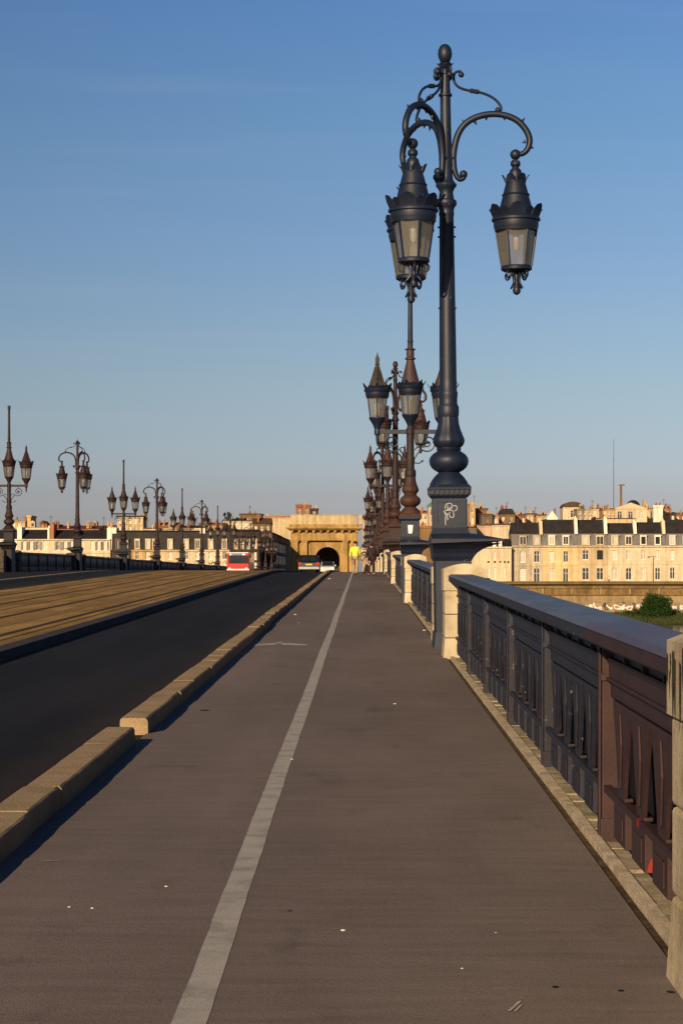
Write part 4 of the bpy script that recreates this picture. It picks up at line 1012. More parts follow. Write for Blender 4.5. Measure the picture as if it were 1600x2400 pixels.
row_house(1423,1492,'pale',[1439.5,1472],'pale quay house with tall arched ground-floor windows left of the lamp on the quay', group=GQ, ridge=1225, kinds=['shutter','curtain','curtain','glass'], rows=((1290,1312),(1331,1359)), ww=13.5, arch=(.3,.7), dorm='cream')
row_house(1492,1559,'pale',[1506.5,1540],'pale quay house with two black square dormer windows', group=GQ, ridge=1223, rows=((1289.5,1311.5),(1331,1359)), ww=12, arch=(.5,0), topkind='open', kinds=['curtain','curtain','curtain','glass'])
row_house(1559,1640,'cream',[1574.5,1606],'cream quay house at the right edge of the photo', group=GQ, ridge=1217, rows=((1289.5,1311.5),(1330,1357)), ww=11.5, kinds=['shutter','glass','glass','glass'], party=False)
# curved pale corner house
Y = 470; r = empty('corner_house', (X(1155,Y), Y, -1.15), 'pale curved corner house with small square openings, partly hidden by the near lamp pedestal', 'house')
oz = -1.15; zz = lambda py: Z(py,Y)-oz; cx = X(1155,Y); zt = zz(1285)
outl = [(X(1198,Y)-.03-cx, 0), (X(1133,Y)-cx, 0)]+[(X(1133,Y)-cx-3.2*sin(t*pi/12), 3.2-3.2*cos(t*pi/12)) for t in range(1, 7)]+[(X(1133,Y)-cx-3.2, 12), (X(1198,Y)-.03-cx, 12)]
b = MB(); n = len(outl)
wins = [(X(p,Y)-cx, zz(q1), wv*Y/F, zz(q0)-zz(q1), 0) for p, q0, q1, wv in ((1144,1315,1319.5,5),(1159,1315,1319.5,5),(1172,1315.5,1318.5,6),(1182,1315,1320,4),(1190.5,1315,1320,4.5),(1159,1293,1311,5),(1145,1331,1357,5.5),(1159,1330,1356,6),(1181,1331,1352,4))]
facade(b, outl[1][0], outl[0][0], 0, zt, 0, wins)
for i in range(1, n): p, q = outl[i], outl[(i+1) % n]; b.quad((p[0],p[1],0),(p[0],p[1],zt),(q[0],q[1],zt),(q[0],q[1],0))
b.add([(p[0],p[1],zt) for p in outl], [tuple(range(n-1,-1,-1))]); b.build('wall', W['cream'], r)
b = MB(); o2 = [(p[0]*1.02, p[1]-.3 if p[1] < 11 else p[1]) for p in outl]
b.add([(p[0],p[1],zt+.004) for p in o2]+[(p[0],p[1],zt+.35) for p in o2], [tuple(range(n)), tuple(range(2*n-1,n-1,-1))]+[(i,(i+1)%n,(i+1)%n+n,i+n) for i in range(n)]); b.build('cornice', W['pale'], r)
for i, w_ in enumerate(wins): window(r, w_, 0, 'open' if i < 5 else 'shutter', random)
q = MB(); q.frus(X(1125,Y)-cx, X(1196,Y)-cx, .8, 11, zt+.36, X(1140,Y)-cx, X(1196,Y)-cx, 4, 8, zz(1262)); q.build('roof', R['slate'], r)
for p, wv, h in ((1138,6,1274),(1158,9,1270),(1172,8,1266)):
    q = MB(); q.box(X(p,Y)-cx-wv*Y/F/2, X(p,Y)-cx+wv*Y/F/2, .6, 1.6, zt+.355, zz(h)); q.build('dormer', W['white'], r)

# roofscape behind the right quay row
BR = 'buildings behind the right quay row'
T = [
 (1097,1117,1236,1258,500,'grey','slate','shed',1232,'low dark slate-roofed house just right of the near lamp pedestal',(0,0),()),
 (1117,1152,1232,1258,505,'pink','brownroof','flat',1229,'pinkish blank-walled house behind the curved corner house',(0,0),()),
 (1152,1201,1231,1257,503,'cream','brownroof','flat',1227,'cream blank-walled house with brown eaves behind the curved corner house',(0,0),((1186,5,1236),)),
 (1099,1113,1182,1233,640,'ochre','ochre','barrel',1177,'narrow ochre tower right beside the near lamp pedestal',(1,2),()),
 (1113,1142,1194,1233,650,'brown','brownroof','flat',1191,'brown house with a tall chimney beside the narrow ochre tower',(1,1),((1127,6,1182),)),
 (1127,1153,1208,1230,620,'grey','brownroof','flat',1204,'dark brown-grey blank gable wall right of the ochre tower',(0,0),()),
 (1153,1168,1211,1230,622,'pink','tile','barrel',1205,'small pinkish house with curved roof left of the dark mansard pavilion',(1,1),()),
 (1169.5,1206,1206,1231,630,'brown','slate','mansard',1192,'brown pavilion with a tall dark mansard roof',(2,1),()),
 (1206,1232,1209,1232,640,'brick','tile','gable_x',1204,'reddish house with terracotta roof right of the mansard pavilion',(2,1),((1222,4,1200),)),
 (1232,1256,1206,1226,650,'rubble','slate','flat',1203,'pale speckled house with a thin dark roof behind the quay row',(3,1),()),
 (1256,1281,1209,1226,640,'ochre','tile','gable_x',1204,'ochre house with terracotta roof left of the white gable',(2,1),()),
 (1281,1305,1216,1220,560,'white','white','gable_y',1197,'white triangular gable standing above the black slate roofs',(0,0),()),
 (1318,1366,1189,1220,640,'cream','brownroof','barrel',1175.5,'cream house with a curved dark roof and one small window above the slate roofs',(1,1),()),
 (1352,1388,1194,1220,600,'rubble','tile','shed',1191,'speckled ochre house right of the curved-roof house',(3,2),()),
 (1387,1411,1193,1222,615,'pale','tile','gable_x',1189,'pale house with a white wall panel and clay roof',(2,2),()),
 (1411,1440,1194,1222,605,'ochre','tile','gable_x',1190,'brownish ochre house left of the big cream gable',(3,2),((1418,4,1187),)),
 (1438.5,1515,1192,1222,625,'cream','cream','gable_y',1178,'big cream church-like gable with a small dark dome above the slate roofs',(3,1),()),
 (1507,1569,1194,1222,640,'rubble','tile','gable_x',1185,'wide speckled stone house with terracotta roof right of the cream gable',(6,2),((1562,5,1182),)),
 (1530,1552,1190,1198,632,'white','white','flat',1184,'white rooftop box on the wide terracotta-roofed house',(0,0),()),
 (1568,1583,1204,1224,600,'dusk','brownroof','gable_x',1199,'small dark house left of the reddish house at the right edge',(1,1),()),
 (1581,1606,1206,1224,610,'brick','tile','gable_x',1200,'reddish house at the right edge above the slate roofs',(2,1),()),
 (1395,1490,1216,1222,520,'sand','redtile','shed',1212,'long low house with dark red roof just behind the black slate roofs',(0,0),()),
 (1003,1021,1188,1240,690,'pink','copper','barrel',1177,'pinkish tower with a green copper dome seen left of the near lamp pedestal',(1,2),()),
 (960,1004,1204,1240,700,'cream','tile','gable_x',1196,'cream house with orange roof seen between the two nearest right lamps',(3,2),()),
 (978,1022,1236,1262,520,'brown','tile','flat',1232,'brown blank wall seen between the two nearest right lamps',(0,0),()),
 (905,975,1222,1330,560,'ochre','tile','gable_x',1212,'ochre house glimpsed behind the second lamp pedestal',(4,3),()),
 (850,908,1215,1330,570,'sand','tile','gable_x',1206,'sandstone house just right of the stone gate, behind the cluster of far lamps',(3,3),()),
]
for t in T: block(t[0],t[1],t[2],t[3],t[4],t[5],t[6],t[7],t[8],t[9],t[10],t[11],group=BR)
Y = 626; q = MB(); q.lathe([(2.0,0),(1.9,.5),(1.4,1.1),(.7,1.5),(.05,1.6)], 14)
o = q.build('dome', R['slate'], smooth=True, loc=(X(1485,Y), Y+2.5, Z(1184,Y))); tag(o, 'small dark dome peeping over the big cream gable', 'dome')
q = MB(); q.tube([(0,0,-12),(0,0,6.5)], .35, 8); q.box(-.6,1.1,-.3,.3,6.505,6.9); q.box(-.5,.5,-.4,.4,0,.6)
tag(q.build('chimney_stack', W['brown'], loc=(X(1454,640), 640, Z(1189,640))), 'thin brown chimney stack with bent top on the far rooftops', 'chimney')
q = MB(); q.tube([(0,0,-8),(0,0,29)], [.16,.06], 6); q.box(-.3,.3,-.05,.05,20,20.1)
tag(q.build('radio_mast', M['rail'], loc=(X(1437,900), 900, Z(1190,900))), 'very thin tall radio mast rising above the far rooftops', 'mast')

# ---- left bank
GL = 'cream quay houses left of the bridge'
lk = dict(eave=1264, top=1262, ridge=1239, rows=((1270,1291),(1302,1326)), Y=470, slate='slate', dorm='pale')
M['greyshut'] = mat('grey_shutter_paint', [(.17,.15,.13),(.26,.23,.20)], 2., .8, coord='Position')
def low_house(px0, px1, wall, cols, label, ridge, chim, kinds, ww=8, group=GL, eave=1263.5, Y=470, top=None, roof='slate', rows=((1268,1289),(1303,1326)), arch=(.5,0), white=None):
    x0, x1 = X(px0,Y)+.012, X(px1,Y)-.012; ox, oz, s = (x0+x1)/2, -1.15, Y/F; r = empty('quay_house', (ox,Y,oz), label, 'house', group); zz = lambda py: Z(py,Y)-oz
    wins = [(X(c_,Y)-ox, zz(pb), ww*s, zz(pt)-zz(pb), arch[j]) for j, (pt,pb) in enumerate(rows) for c_ in cols]
    a, c, h, D = x0-ox, x1-ox, zz(eave), 9.; b = MB(); facade(b, a, c, 0, h, 0, wins)
    b.quad((a,0,0),(a,0,h),(a,D,h),(a,D,0)); b.quad((c,0,0),(c,D,0),(c,D,h),(c,0,h)); b.quad((a,D,0),(a,D,h),(c,D,h),(c,D,0))
    b.box(a+.003,c-.003,-.4,-.003,h-.22,h+.0); b.box(a+.003,c-.003,-.14,-.003,zz(1295)-.2,zz(1295)); b.build('wall', W[wall], r)
    rnd = random.Random(int(px0)); 
    for i, w_ in enumerate(wins): window(r, w_, 0, kinds[i % len(kinds)], rnd)
    for i, w_ in enumerate(wins):
        if rnd.random() < .62:
            for s_ in (-1, 1):
                q = MB(); xa = w_[0]+s_*w_[2]*.80; q.box(xa-w_[2]*.27, xa+w_[2]*.27, -.09, -.02, w_[1], w_[1]+w_[3]*.93)
                for k in range(9): q.box(xa-w_[2]*.22, xa+w_[2]*.22, -.105, -.0905, w_[1]+.15+k*w_[3]*.095, w_[1]+.15+k*w_[3]*.095+.1)
                q.build('shutter', M['greyshut'], r)
    q = MB(); prism_roof(q, a, c, 0, D, h+.004, zz(ridge), 'gable_x', ov=.0); q.build('roof', R[roof], r)
    for (p, wv, top_, wl) in chim:
        q = MB(); xa = X(p,Y)-ox; hw = wv*s/2; q.box(xa-hw,xa+hw,-.1,5,h+.01,zz(top_)); q.box(xa-hw-.06,xa+hw+.06,-.16,5.06,zz(top_)+.003,zz(top_)+.15)
        for k in range(4): q.lathe([(.15,zz(top_)+.155),(.11,zz(top_)+.55)], 7, c=(xa, .7+k))
        q.build('chimney_wall', W[wl], r)
    return r
low_house(-45,41,'white',[-28,-5,10,28],'cream house behind the first left lamp at the left edge', 1241, (), ['curtain','shutter'])
low_house(41,117,'pale',[58,74,90,105],'cream house with a wide black roof between white chimney walls, near the first left lamp', 1240.5, ((46.5,10.5,1236.5,'white'),(114.5,4.5,1238,'white')), ['shutter','curtain','glass','curtain'])
low_house(117,185,'pale',[137,154,170],'cream house with a brick chimney and arched windows left of the second left lamp', 1241, ((122.5,9,1230,'brick'),(179.5,5.5,1241,'white')), ['glass','shutter','curtain'])
low_house(185,259,'cream',[192,217,232,247],'cream house with hipped black roof just right of the second left lamp', 1241.5, ((261-5,9,1239,'white'),), ['curtain','shutter','curtain','shutter'])
BL = 'rooftops behind the left quay houses'
TL = [
 (28,60,1222,1238,560,'ochre','zinc','flat',1218,'ochre rooftop house right of the first left lamp',(3,1),()),
 (64,73,1212,1238,560,'ochre','ochre','flat',1208,'tall narrow ochre chimney block left of the red roofs',(0,0),()),
 (59,115,1236,1245,520,'cream','tile','shed',1233.5,'low cream house with clay roof behind the widest black roof',(0,0),()),
 (94,105,1228,1240,540,'brick','redtile','gable_y',1220,'small pointed red gable left of the long red roof',(1,1),()),
 (112,139,1232,1244,530,'brick','redtile','gable_x',1228,'small brick house below the small pointed gable',(2,1),()),
 (136,232,1240,1246,525,'brick','redtile','shed',1230,'long dark red roof behind the second left lamp',(0,0),((134,4,1225),(212,3,1226))),
 (205,242,1235,1246,545,'rubble','tile','gable_x',1231,'speckled stone house with clay roof right of the second left lamp',(4,1),((226,4,1226),)),
 (238,272,1236,1250,550,'pale','tile','gable_x',1230,'pale rooftop house left of the ornate stone block',(3,1),((260,6,1226),)),
 (275,336,1212,1248,540,'rubble','slate','flat',1208.5,'ornate cream stone block with a flat dark roof behind the third left lamp',(5,2),((340,7,1207),)),
 (336,372,1240,1248,520,'sand','tile','gable_x',1236,'low sandstone house with clay roof between the third and fourth left lamps',(3,1),()),
 (362,418,1238,1250,530,'rubble','tile','gable_x',1223,'house with a broad terracotta roof right of the fourth left lamp',(4,1),((372,4,1222),)),
 (415,470,1238,1250,540,'pale','brownroof','gable_x',1231,'pale rooftop house behind the fifth left lamp',(4,1),((426,5,1226),(440,5,1228))),
 (466,527,1232,1250,545,'ochre','tile','gable_x',1224,'ochre rooftop house with clay roof behind the sixth left lamp',(4,1),((492,4,1220),)),
 (524,592,1222,1252,550,'cream','brownroof','flat',1219.5,'cream terraced house with a planted roof right of the seventh left lamp',(6,2),()),
 (562,613,1207,1234,560,'brown','brownroof','flat',1203.5,'square brown rooftop block above the dark houses left of the stone gate',(2,1),()),
 (592,634,1229,1262,535,'brown','brownroof','gable_x',1213,'brown gabled house below the square brown rooftop block',(3,2),()),
 (622,682,1213,1262,600,'sand','tile','flat',1209,'long sand-coloured wall just left of the stone gate',(0,0),()),
 (693,726,1186,1212,600,'brick','brick','flat',1182,'small reddish rooftop block above the stone gate',(2,1),()),
 (727,744,1194,1212,598,'dusk','brownroof','flat',1191,'small dark rooftop box above the stone gate',(1,1),()),
]
for t in TL: block(t[0],t[1],t[2],t[3],t[4],t[5],t[6],t[7],t[8],t[9],t[10],t[11],group=BL)
GD2 = 'dark mansard houses left of the stone gate'
md = dict(Y=468, eave=1289, top=1246, ridge=1242.5, base=1330, rows=((1293.5,1311),(1318,1334)), slate='slate', dorm='cream', group=GD2, party=False, ww=10, dh=.55)
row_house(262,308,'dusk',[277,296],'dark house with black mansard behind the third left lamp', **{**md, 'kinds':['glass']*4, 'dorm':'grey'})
row_house(308,371,'ochre',[322,347,363],'black-roofed house with narrow lit dormers between the third and fourth left lamps', **{**md, 'kinds':['glass','curtain','glass']*2})
row_house(371,425,'sand',[399],'black-roofed house with a single lit dormer right of the fourth left lamp', **{**md, 'kinds':['curtain','glass']})
row_house(425,481,'pale',[437,463],'black-roofed house with two lit dormers behind the fifth left lamp', **{**md, 'kinds':['glass','curtain','curtain','curtain']})
row_house(481,540,'pale',[494,526],'black-roofed house with two lit dormers behind the sixth left lamp', **{**md, 'kinds':['curtain','glass','glass','curtain']})
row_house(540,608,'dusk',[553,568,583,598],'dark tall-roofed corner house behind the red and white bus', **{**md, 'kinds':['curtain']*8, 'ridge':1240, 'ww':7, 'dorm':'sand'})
q = MB(); wv = 9*468/F; 
for (p, t_) in ((474, 1240), (266, 1239)):
    q = MB(); x = X(p,468); q.box(x-.55, x+.55, 469.0, 474, 6.2, Z(t_,468)); q.box(x-.62, x+.62, 468.9, 474.1, Z(t_,468)+.003, Z(t_,468)+.2)
    tag(q.build('chimney_wall', W['white']), 'white chimney wall rising between the black roofs %s' % ('near the fifth left lamp' if p == 474 else 'left of the third left lamp'), 'chimney')
# shaded street wall left of the gate
r = empty('street_house', (X(640,497), 497, -1.15), 'tall house in deep shade lining the street left of the stone gate', 'building')
b = MB(); x1 = X(638,497); x0 = X(612,497); ox = X(640,497); b.box(x0-ox, x1-ox, 0, 150, 0, Z(1250,497)+1.15)
for k in range(6): b.box(x1-ox+.002, x1-ox+.25, 0, 150, 3.6+k*1.6, 3.75+k*1.6) if k % 2 == 0 else None
b.build('wall', W['grey'], r); q = MB(); q.frus(x0-ox-.2, x1-ox+.5, -.2, 150, Z(1250,497)+1.155, x0-ox+1, x1-ox-2, 2, 148, Z(1240,497)+1.15); q.build('roof', R['brownroof'], r)
for k in range(9):
    for zf in (1.2, 4.4, 7.4):
        q = MB(); q.box(x1-ox+.004, x1-ox+.09, 5+k*9, 6.4+k*9, zf, zf+2.1); q.build('window', M['pane'], r)
for i, (p, wv) in enumerate(((588.5, 7), (602.5, 11))):
    q = MB(); s = 488/F*wv/2; q.box(-s,s,-s,s,0,7.3); q.box(-s*1.25,s*1.25,-s*1.25,s*1.25,7.305,7.8); q.box(-s*1.12,s*1.12,-s*1.12,s*1.12,7.805,8.3) if i else None; q.box(-s*1.2,s*1.2,-s*1.2,s*1.2,-.3,.5)
    tag(q.build('stone_column', W['pink'], loc=(X(p,488), 488, Z(1338,488)-2.6)), '%s stone pier between the bus and the shaded street' % ('slender pale' if i == 0 else 'broad capped pinkish'), 'pillar')
# trees near the bridge end
for i, (p, zt_, lab) in enumerate(((612, 1250, 'dark tree right of the bus in front of the brown gabled house'), (630, 1256, 'dark small tree at the corner of the shaded street'))):
    rnd = random.Random(20+i); h = (Z(zt_,492)+1.15)
    tree('tree', 492, p, -1.15, [(rnd.uniform(-1.3,1.3), rnd.uniform(-1,1), h*rnd.uniform(.5,.9), rnd.uniform(.7,1.2)) for _ in range(9)], 3500, .16, 30+i, M['leafd'], lab, 'tree')
for i, (p, yb, hh) in enumerate(((531, 1220, 2.6), (553, 1219, 1.0), (570, 1221, 1.2))):
    rnd = random.Random(40+i)
    tree('roof_plant', 552, p, Z(yb,552)-.6, [(rnd.uniform(-.7,.7), rnd.uniform(-.4,.4), hh*rnd.uniform(.4,1), rnd.uniform(.25,.5)) for _ in range(9)], 900, .12, 50+i, M['leafd'], ['tallest green plant on the cream terraced roof', 'low dark shrub in the middle of the terraced roof', 'dark shrub beside the square brown rooftop block'][i], 'plant')
# far haze-line row closing the horizon
# ---- the gate
Y = 529; r = empty('stone_gate', (X(766.8,Y), Y, -1.15), 'golden stone triumphal gate with a round arch at the end of the bridge', 'gate'); cx = X(766.8,Y); oz = -1.15
gx = lambda px: X(px,Y)-cx; gz = lambda py: Z(py,Y)-oz; xl, xr = gx(682), gx(838); zt = gz(1243); D = 6.
R0 = 3.07; zs = gz(1311); b = MB(); n = 24
arc = [(R0*cos(pi*k/n), zs+R0*sin(pi*k/n)) for k in range(n+1)]      # right to left
for y in (0, D):
    b.quad((xl,y,0),(-R0,y,0),(-R0,y,zs),(xl,y,zs)); b.quad((R0,y,0),(xr,y,0),(xr,y,zs),(R0,y,zs))
    for k in range(n):
        (xa, za), (xb, zb) = arc[k], arc[k+1]; b.quad((xb,y,zb),(xa,y,za),(xa,y,zt),(xb,y,zt))
    b.quad((xl,y,zs),(-R0,y,zs),(-R0,y,zt),(xl,y,zt)); b.quad((R0,y,zs),(xr,y,zs),(xr,y,zt),(R0,y,zt))
for k in range(n): (xa, za), (xb, zb) = arc[k], arc[k+1]; b.quad((xa,0,za),(xb,0,zb),(xb,D,zb),(xa,D,za))
for s in (-1, 1): b.quad((s*R0,0,0),(s*R0,D,0),(s*R0,D,zs),(s*R0,0,zs))
b.quad((xl,0,0),(xl,D,0),(xl,D,zt),(xl,0,zt)); b.quad((xr,0,0),(xr,D,0),(xr,D,zt),(xr,0,zt)); b.quad((xl,0,zt),(xr,0,zt),(xr,D,zt),(xl,D,zt)); b.build('wall', W['gate'], r)
b = MB(); nv = 13
for k in range(nv):           # voussoirs
    a0, a1 = pi*k/nv+.012, pi*(k+1)/nv-.012; ro = R0+.75
    P = lambda rr, a, y: (rr*cos(a), y, zs+rr*sin(a))
    b.hexa([P(R0+.01,a0,-.06),P(ro,a0,-.06),P(ro,a0,-.004),P(R0+.01,a0,-.004)], [P(R0+.01,a1,-.06),P(ro,a1,-.06),P(ro,a1,-.004),P(R0+.01,a1,-.004)])
b.build('arch_ring', W['gate'], r)
for px0, px1 in ((682,698),(707,720),(804,814.5),(823,836)):
    q = MB(); a, c = gx(px0), gx(px1); q.box(a,c,-1.0,-.005,0,gz(1271)); q.box(a-.15,c+.15,-1.15,-.004,-.01,.9); q.box(a-.15,c+.15,-1.12,-.003,gz(1271)+.004,gz(1268)); q.box(a-.25,c+.25,-1.2,-.003,gz(1268)+.004,gz(1267))
    for k in range(7): q.box(a-.03,c+.03,-1.03,-1.004,1.3+k*1.0,1.9+k*1.0) if px0 == 682 else None
    q.build('pilaster', W['gate'], r)
q = MB(); q.box(xl-.1,xr+.1,-1.25,-.002,gz(1267)+.004,gz(1262)); q.box(xl-.05,xr+.05,-1.05,-.002,gz(1262)+.004,gz(1249)); q.build('entablature', W['gate'], r)
q = MB()
for k in range(10): x = xl+.3+(xr-xl-.6)*k/9; q.box(x-.28,x+.28,-1.75,-1.055,gz(1248),gz(1243.5))
q.build('brackets', W['gate'], r)
q = MB(); q.frus(xl-.4,xr+.4,-1.6,D+.4,gz(1243)+.006,xl-1.0,xr+1.0,-2.2,D+1,gz(1239)); q.box(xl-1.1,xr+1.1,-2.3,D+1.1,gz(1239)+.004,gz(1236)); q.box(xl-.5,xr+.7,-1.2,D+.5,gz(1236)+.004,gz(1229)); q.build('cornice', W['gate'], r)
q = MB(); q.box(gx(681),gx(836),-.6,D,gz(1229)+.004,gz(1207)); q.box(gx(840),gx(848),-.6,D,gz(1229)+.004,gz(1207)); q.box(gx(721)-.06,gx(721)+.06,-.7,-.604,gz(1229)+.1,gz(1208))
for p in (700, 740, 762, 784, 806, 822): q.box(gx(p)-.04,gx(p)+.04,-.63,-.604,gz(1229)+.1,gz(1207.5))
q.box(gx(680),gx(837),-.8,D+.1,gz(1207)+.004,gz(1206)); q.build('attic', W['attic'], r)
block(736,800,1266,1345,541,'dusk','brownroof','flat',1263,'dark block added behind the gate so its arch reads as shaded',(0,0),())  # dark-walled block added behind the gate to keep the archway dark

# ---- on the far quay: lamp post and a walker
q = MB(); q.lathe([(.16,0),(.14,.5),(.09,.6),(.075,5.6),(.05,5.7)], 8); q.box(-1.1,.5,-.06,.06,5.7,5.8); q.frus(-1.35,-.75,-.15,.15,5.55,-1.25,-.85,-.1,.1,5.699)
tag(q.build('lamp_post', M['rail'], loc=(X(1530,452), 452, -1.15)), 'thin dark lamp post on the far quay in front of the pale houses', 'lamp post')

# ------------------------------------------------------------------ people
def skin(name, V, E, m, parent, root=0, sub=1):
    me = bpy.data.meshes.new(name); me.from_pydata([v[:3] for v in V], E, []); me.update(); me.materials.append(m)
    o = bpy.data.objects.new(name, me); COL.objects.link(o); o.parent = parent
    md_ = o.modifiers.new('skin', 'SKIN'); md_.use_smooth_shade = True
    for i, v in enumerate(V):
        s = me.skin_vertices[0].data[i]; rx, ry = (v[3], v[4]) if len(v) > 4 else (v[3], v[3]); s.radius = (rx, ry); s.use_root = (i == root)
    sb = o.modifiers.new('sub', 'SUBSURF'); sb.levels = sub; sb.render_levels = sub; return o
M['skin'] = mat('skin', [(.42,.25,.17),(.50,.31,.22)], 6., .6); M['hair'] = mat('dark_hair', [(.010,.008,.007),(.02,.015,.012)], 20., .6); M['hivis'] = mat('yellow_jacket', [(.50,.56,.04),(.66,.72,.08)], 5., .8, .3, 14)
M['khaki'] = mat('khaki_cloth', [(.30,.22,.13),(.40,.30,.19)], 5., .9, .3, 14); M['shoe'] = mat('dark_shoe', [(.012,.010,.010),(.02,.018,.016)], 5., .6)
M['print'] = mat('patterned_cloth', [(.02,.015,.02),(.03,.02,.025),(.55,.46,.36),(.6,.5,.4)], 14., .9, 0, 60, .2, lo=.46, hi=.54)
M['grey_c'] = mat('white_shirt', [(.5,.48,.45),(.6,.58,.55)], 5., .9)
def person(loc, rz, label, top, trousers, stride, hair='short', h=1.0, swing=.12, sc=1.0):
    """standing / walking figure facing +y of its own frame"""
    r = empty('person', loc, label, 'person', rz=rz); r.scale = (sc, sc, sc)
    f, k = stride, stride*.5
    hipL, hipR = (-.095, 0, .90), (.095, 0, .90)
    kL, kR = (-.10, f*.55+.05, .50), (.10, -f*.30+.06, .49)
    aL, aR = (-.10, f*.95, .09), (.10, -f*.95, .13)
    shL, shR = (-.185, 0, 1.40), (.185, 0, 1.40); eL, eR = (-.245, -swing*.5-.03, 1.12), (.245, swing*.4-.02, 1.12); wL, wR = (-.25, -swing, .88), (.25, swing+.10, .90)
    V = [(0,0,.93,.13,.10),(0,0,1.12,.13,.095),(0,0,1.32,.15,.10),(0,.01,1.44,.07,.065),(0,.03,1.53,.05,.05),(0,.045,1.60,.075,.09),(0,.045,1.68,.075,.095),(0,.04,1.74,.05,.06),
         (*hipL,.085),(*kL,.058),(*aL,.042),(-.10,aL[1]+.13,.045,.038),(*hipR,.085),(*kR,.058),(*aR,.042),(.10,aR[1]+.12,.07,.038),
         (*shL,.055),(*eL,.042),(*wL,.03),(*shR,.055),(*eR,.042),(*wR,.03)]
    E = [(0,1),(1,2),(2,3),(3,4),(4,5),(5,6),(6,7),(0,8),(8,9),(9,10),(10,11),(0,12),(12,13),(13,14),(14,15),(2,16),(16,17),(17,18),(2,19),(19,20),(20,21)]
    for s, wv in ((-1, wL), (1, wR)):       # palm, four fingers and a thumb on each hand
        n = len(V); px_, py_, pz_ = wv; wi = 18 if s < 0 else 21
        V.append((px_, py_+.01, pz_-.055, .028, .018)); E.append((wi, n))
        for j, (dy, ln) in enumerate(((-.026,.062),(-.009,.075),(.009,.072),(.025,.058))):
            m_ = len(V); V.append((px_-s*.004, py_+.012+dy, pz_-.09, .009)); V.append((px_-s*.012, py_+.02+dy, pz_-.09-ln*.55, .008)); V.append((px_-s*.026, py_+.026+dy, pz_-.09-ln, .007)); E += [(n,m_),(m_,m_+1),(m_+1,m_+2)]
        m_ = len(V); V.append((px_-s*.022, py_+.042, pz_-.06, .009)); V.append((px_-s*.03, py_+.058, pz_-.092, .008)); E += [(n,m_),(m_,m_+1)]
    n = len(V); V += [(0,.150,1.645,.012),(-.085,.045,1.64,.014),(.085,.045,1.64,.014)]; E += [(6,n),(6,n+1),(6,n+2)]     # nose and ears
    skin('body', V, E, M['skin'], r)
    b = MB()
    for s in (-1, 1): b.ball((s*.032,.128,1.665), .011, 8)
    b.build('eyes', M['hair'], r, smooth=True)
    J = [(0,0,.87,.175,.125),(0,0,1.05,.18,.13),(0,0,1.27,.19,.125),(0,.0,1.43,.10,.085),(*shL,.078),((shL[0]+eL[0])/2,(shL[1]+eL[1])/2,1.26,.068),(*eL,.060),(wL[0],wL[1],wL[2]+.04,.05),(*shR,.078),((shR[0]+eR[0])/2,(shR[1]+eR[1])/2,1.26,.068),(*eR,.060),(wR[0],wR[1],wR[2]+.04,.05)]
    skin('jacket', J, [(0,1),(1,2),(2,3),(2,4),(4,5),(5,6),(6,7),(2,8),(8,9),(9,10),(10,11)], top, r)
    T_ = [(0,0,.94,.155,.115),(*hipL,.108),(kL[0],kL[1],kL[2]+.2,.095),(*kL,.082),(aL[0],aL[1],aL[2]+.02,.078),(*hipR,.108),(kR[0],kR[1]*.6,kR[2]+.2,.095),(*kR,.082),(aR[0],aR[1],aR[2]+.02,.078)]
    skin('trousers', T_, [(0,1),(1,2),(2,3),(3,4),(0,5),(5,6),(6,7),(7,8)], trousers, r)
    for a_, z_ in ((aL, .04), (aR, .065)): skin('shoe', [(a_[0],a_[1]-.05,z_+.01,.05,.045),(a_[0],a_[1]+.07,z_,.05,.038),(a_[0],a_[1]+.17,z_-.005,.042,.03)], [(0,1),(1,2)], M['shoe'], r)
    H = [(0,-.015,1.60,.085,.075),(0,.005,1.68,.112,.10),(0,.02,1.755,.095,.10)] if hair == 'short' else [(0,-.03,1.50,.09,.05),(0,-.015,1.62,.10,.085),(0,.02,1.73,.092,.1)]
    skin('hair', H, [(i,i+1) for i in range(len(H)-1)], M['hair'], r); return r
person((X(832,110), 110, zd(110)), -.12, 'person in a bright yellow jacket and khaki trousers walking away on the path', M['hivis'], M['khaki'], .36, swing=.2, sc=1.0)
person((X(851,116), 116, zd(116)), -.5, 'person with long dark hair, patterned top and khaki trousers walking beside the yellow jacket', M['print'], M['khaki'], .26, 'long', sc=.93)
M['darkcoat'] = mat('dark_brown_coat', [(.022,.013,.014),(.035,.02,.021)], 5., .9, .2, 14)
person((X(870,106), 106, zd(106)), .15, 'person in dark brown clothes walking close to the right railing behind the other two', M['darkcoat'], M['darkcoat'], .22, 'long', sc=.98)
person((X(1427,447), 447, -1.15), 1.4, 'tiny person in a white top walking along the far quay', M['grey_c'], M['shoe'], .2, sc=1.0)

# ------------------------------------------------------------------ vehicles
M['carblack'] = mat('black_car_paint', [(.008,.008,.010),(.012,.012,.014)], 2., .25, 0, 60, .6); M['carwhite'] = mat('white_car_paint', [(.55,.54,.52),(.65,.64,.62)], 2., .3, 0, 60, .5)
M['carglass'] = mat('car_glass', [(.010,.012,.016),(.02,.024,.03)], 2., .08, 0, 60, .6); M['tyre'] = mat('tyre_rubber', [(.012,.012,.012),(.02,.02,.02)], 8., .9); M['lampred'] = mat('tail_light', [(.30,.015,.012),(.42,.03,.02)], 8., .25, 0, 60, .5)
M['plate'] = mat('yellow_plate', [(.55,.42,.05),(.65,.5,.08)], 8., .5); M['chrome'] = mat('silver_trim', [(.35,.35,.36),(.45,.45,.46)], 8., .3, .0, 60, .5, .6); M['busred'] = mat('bus_red', [(.42,.018,.016),(.55,.028,.022)], 2., .3, 0, 60, .5)
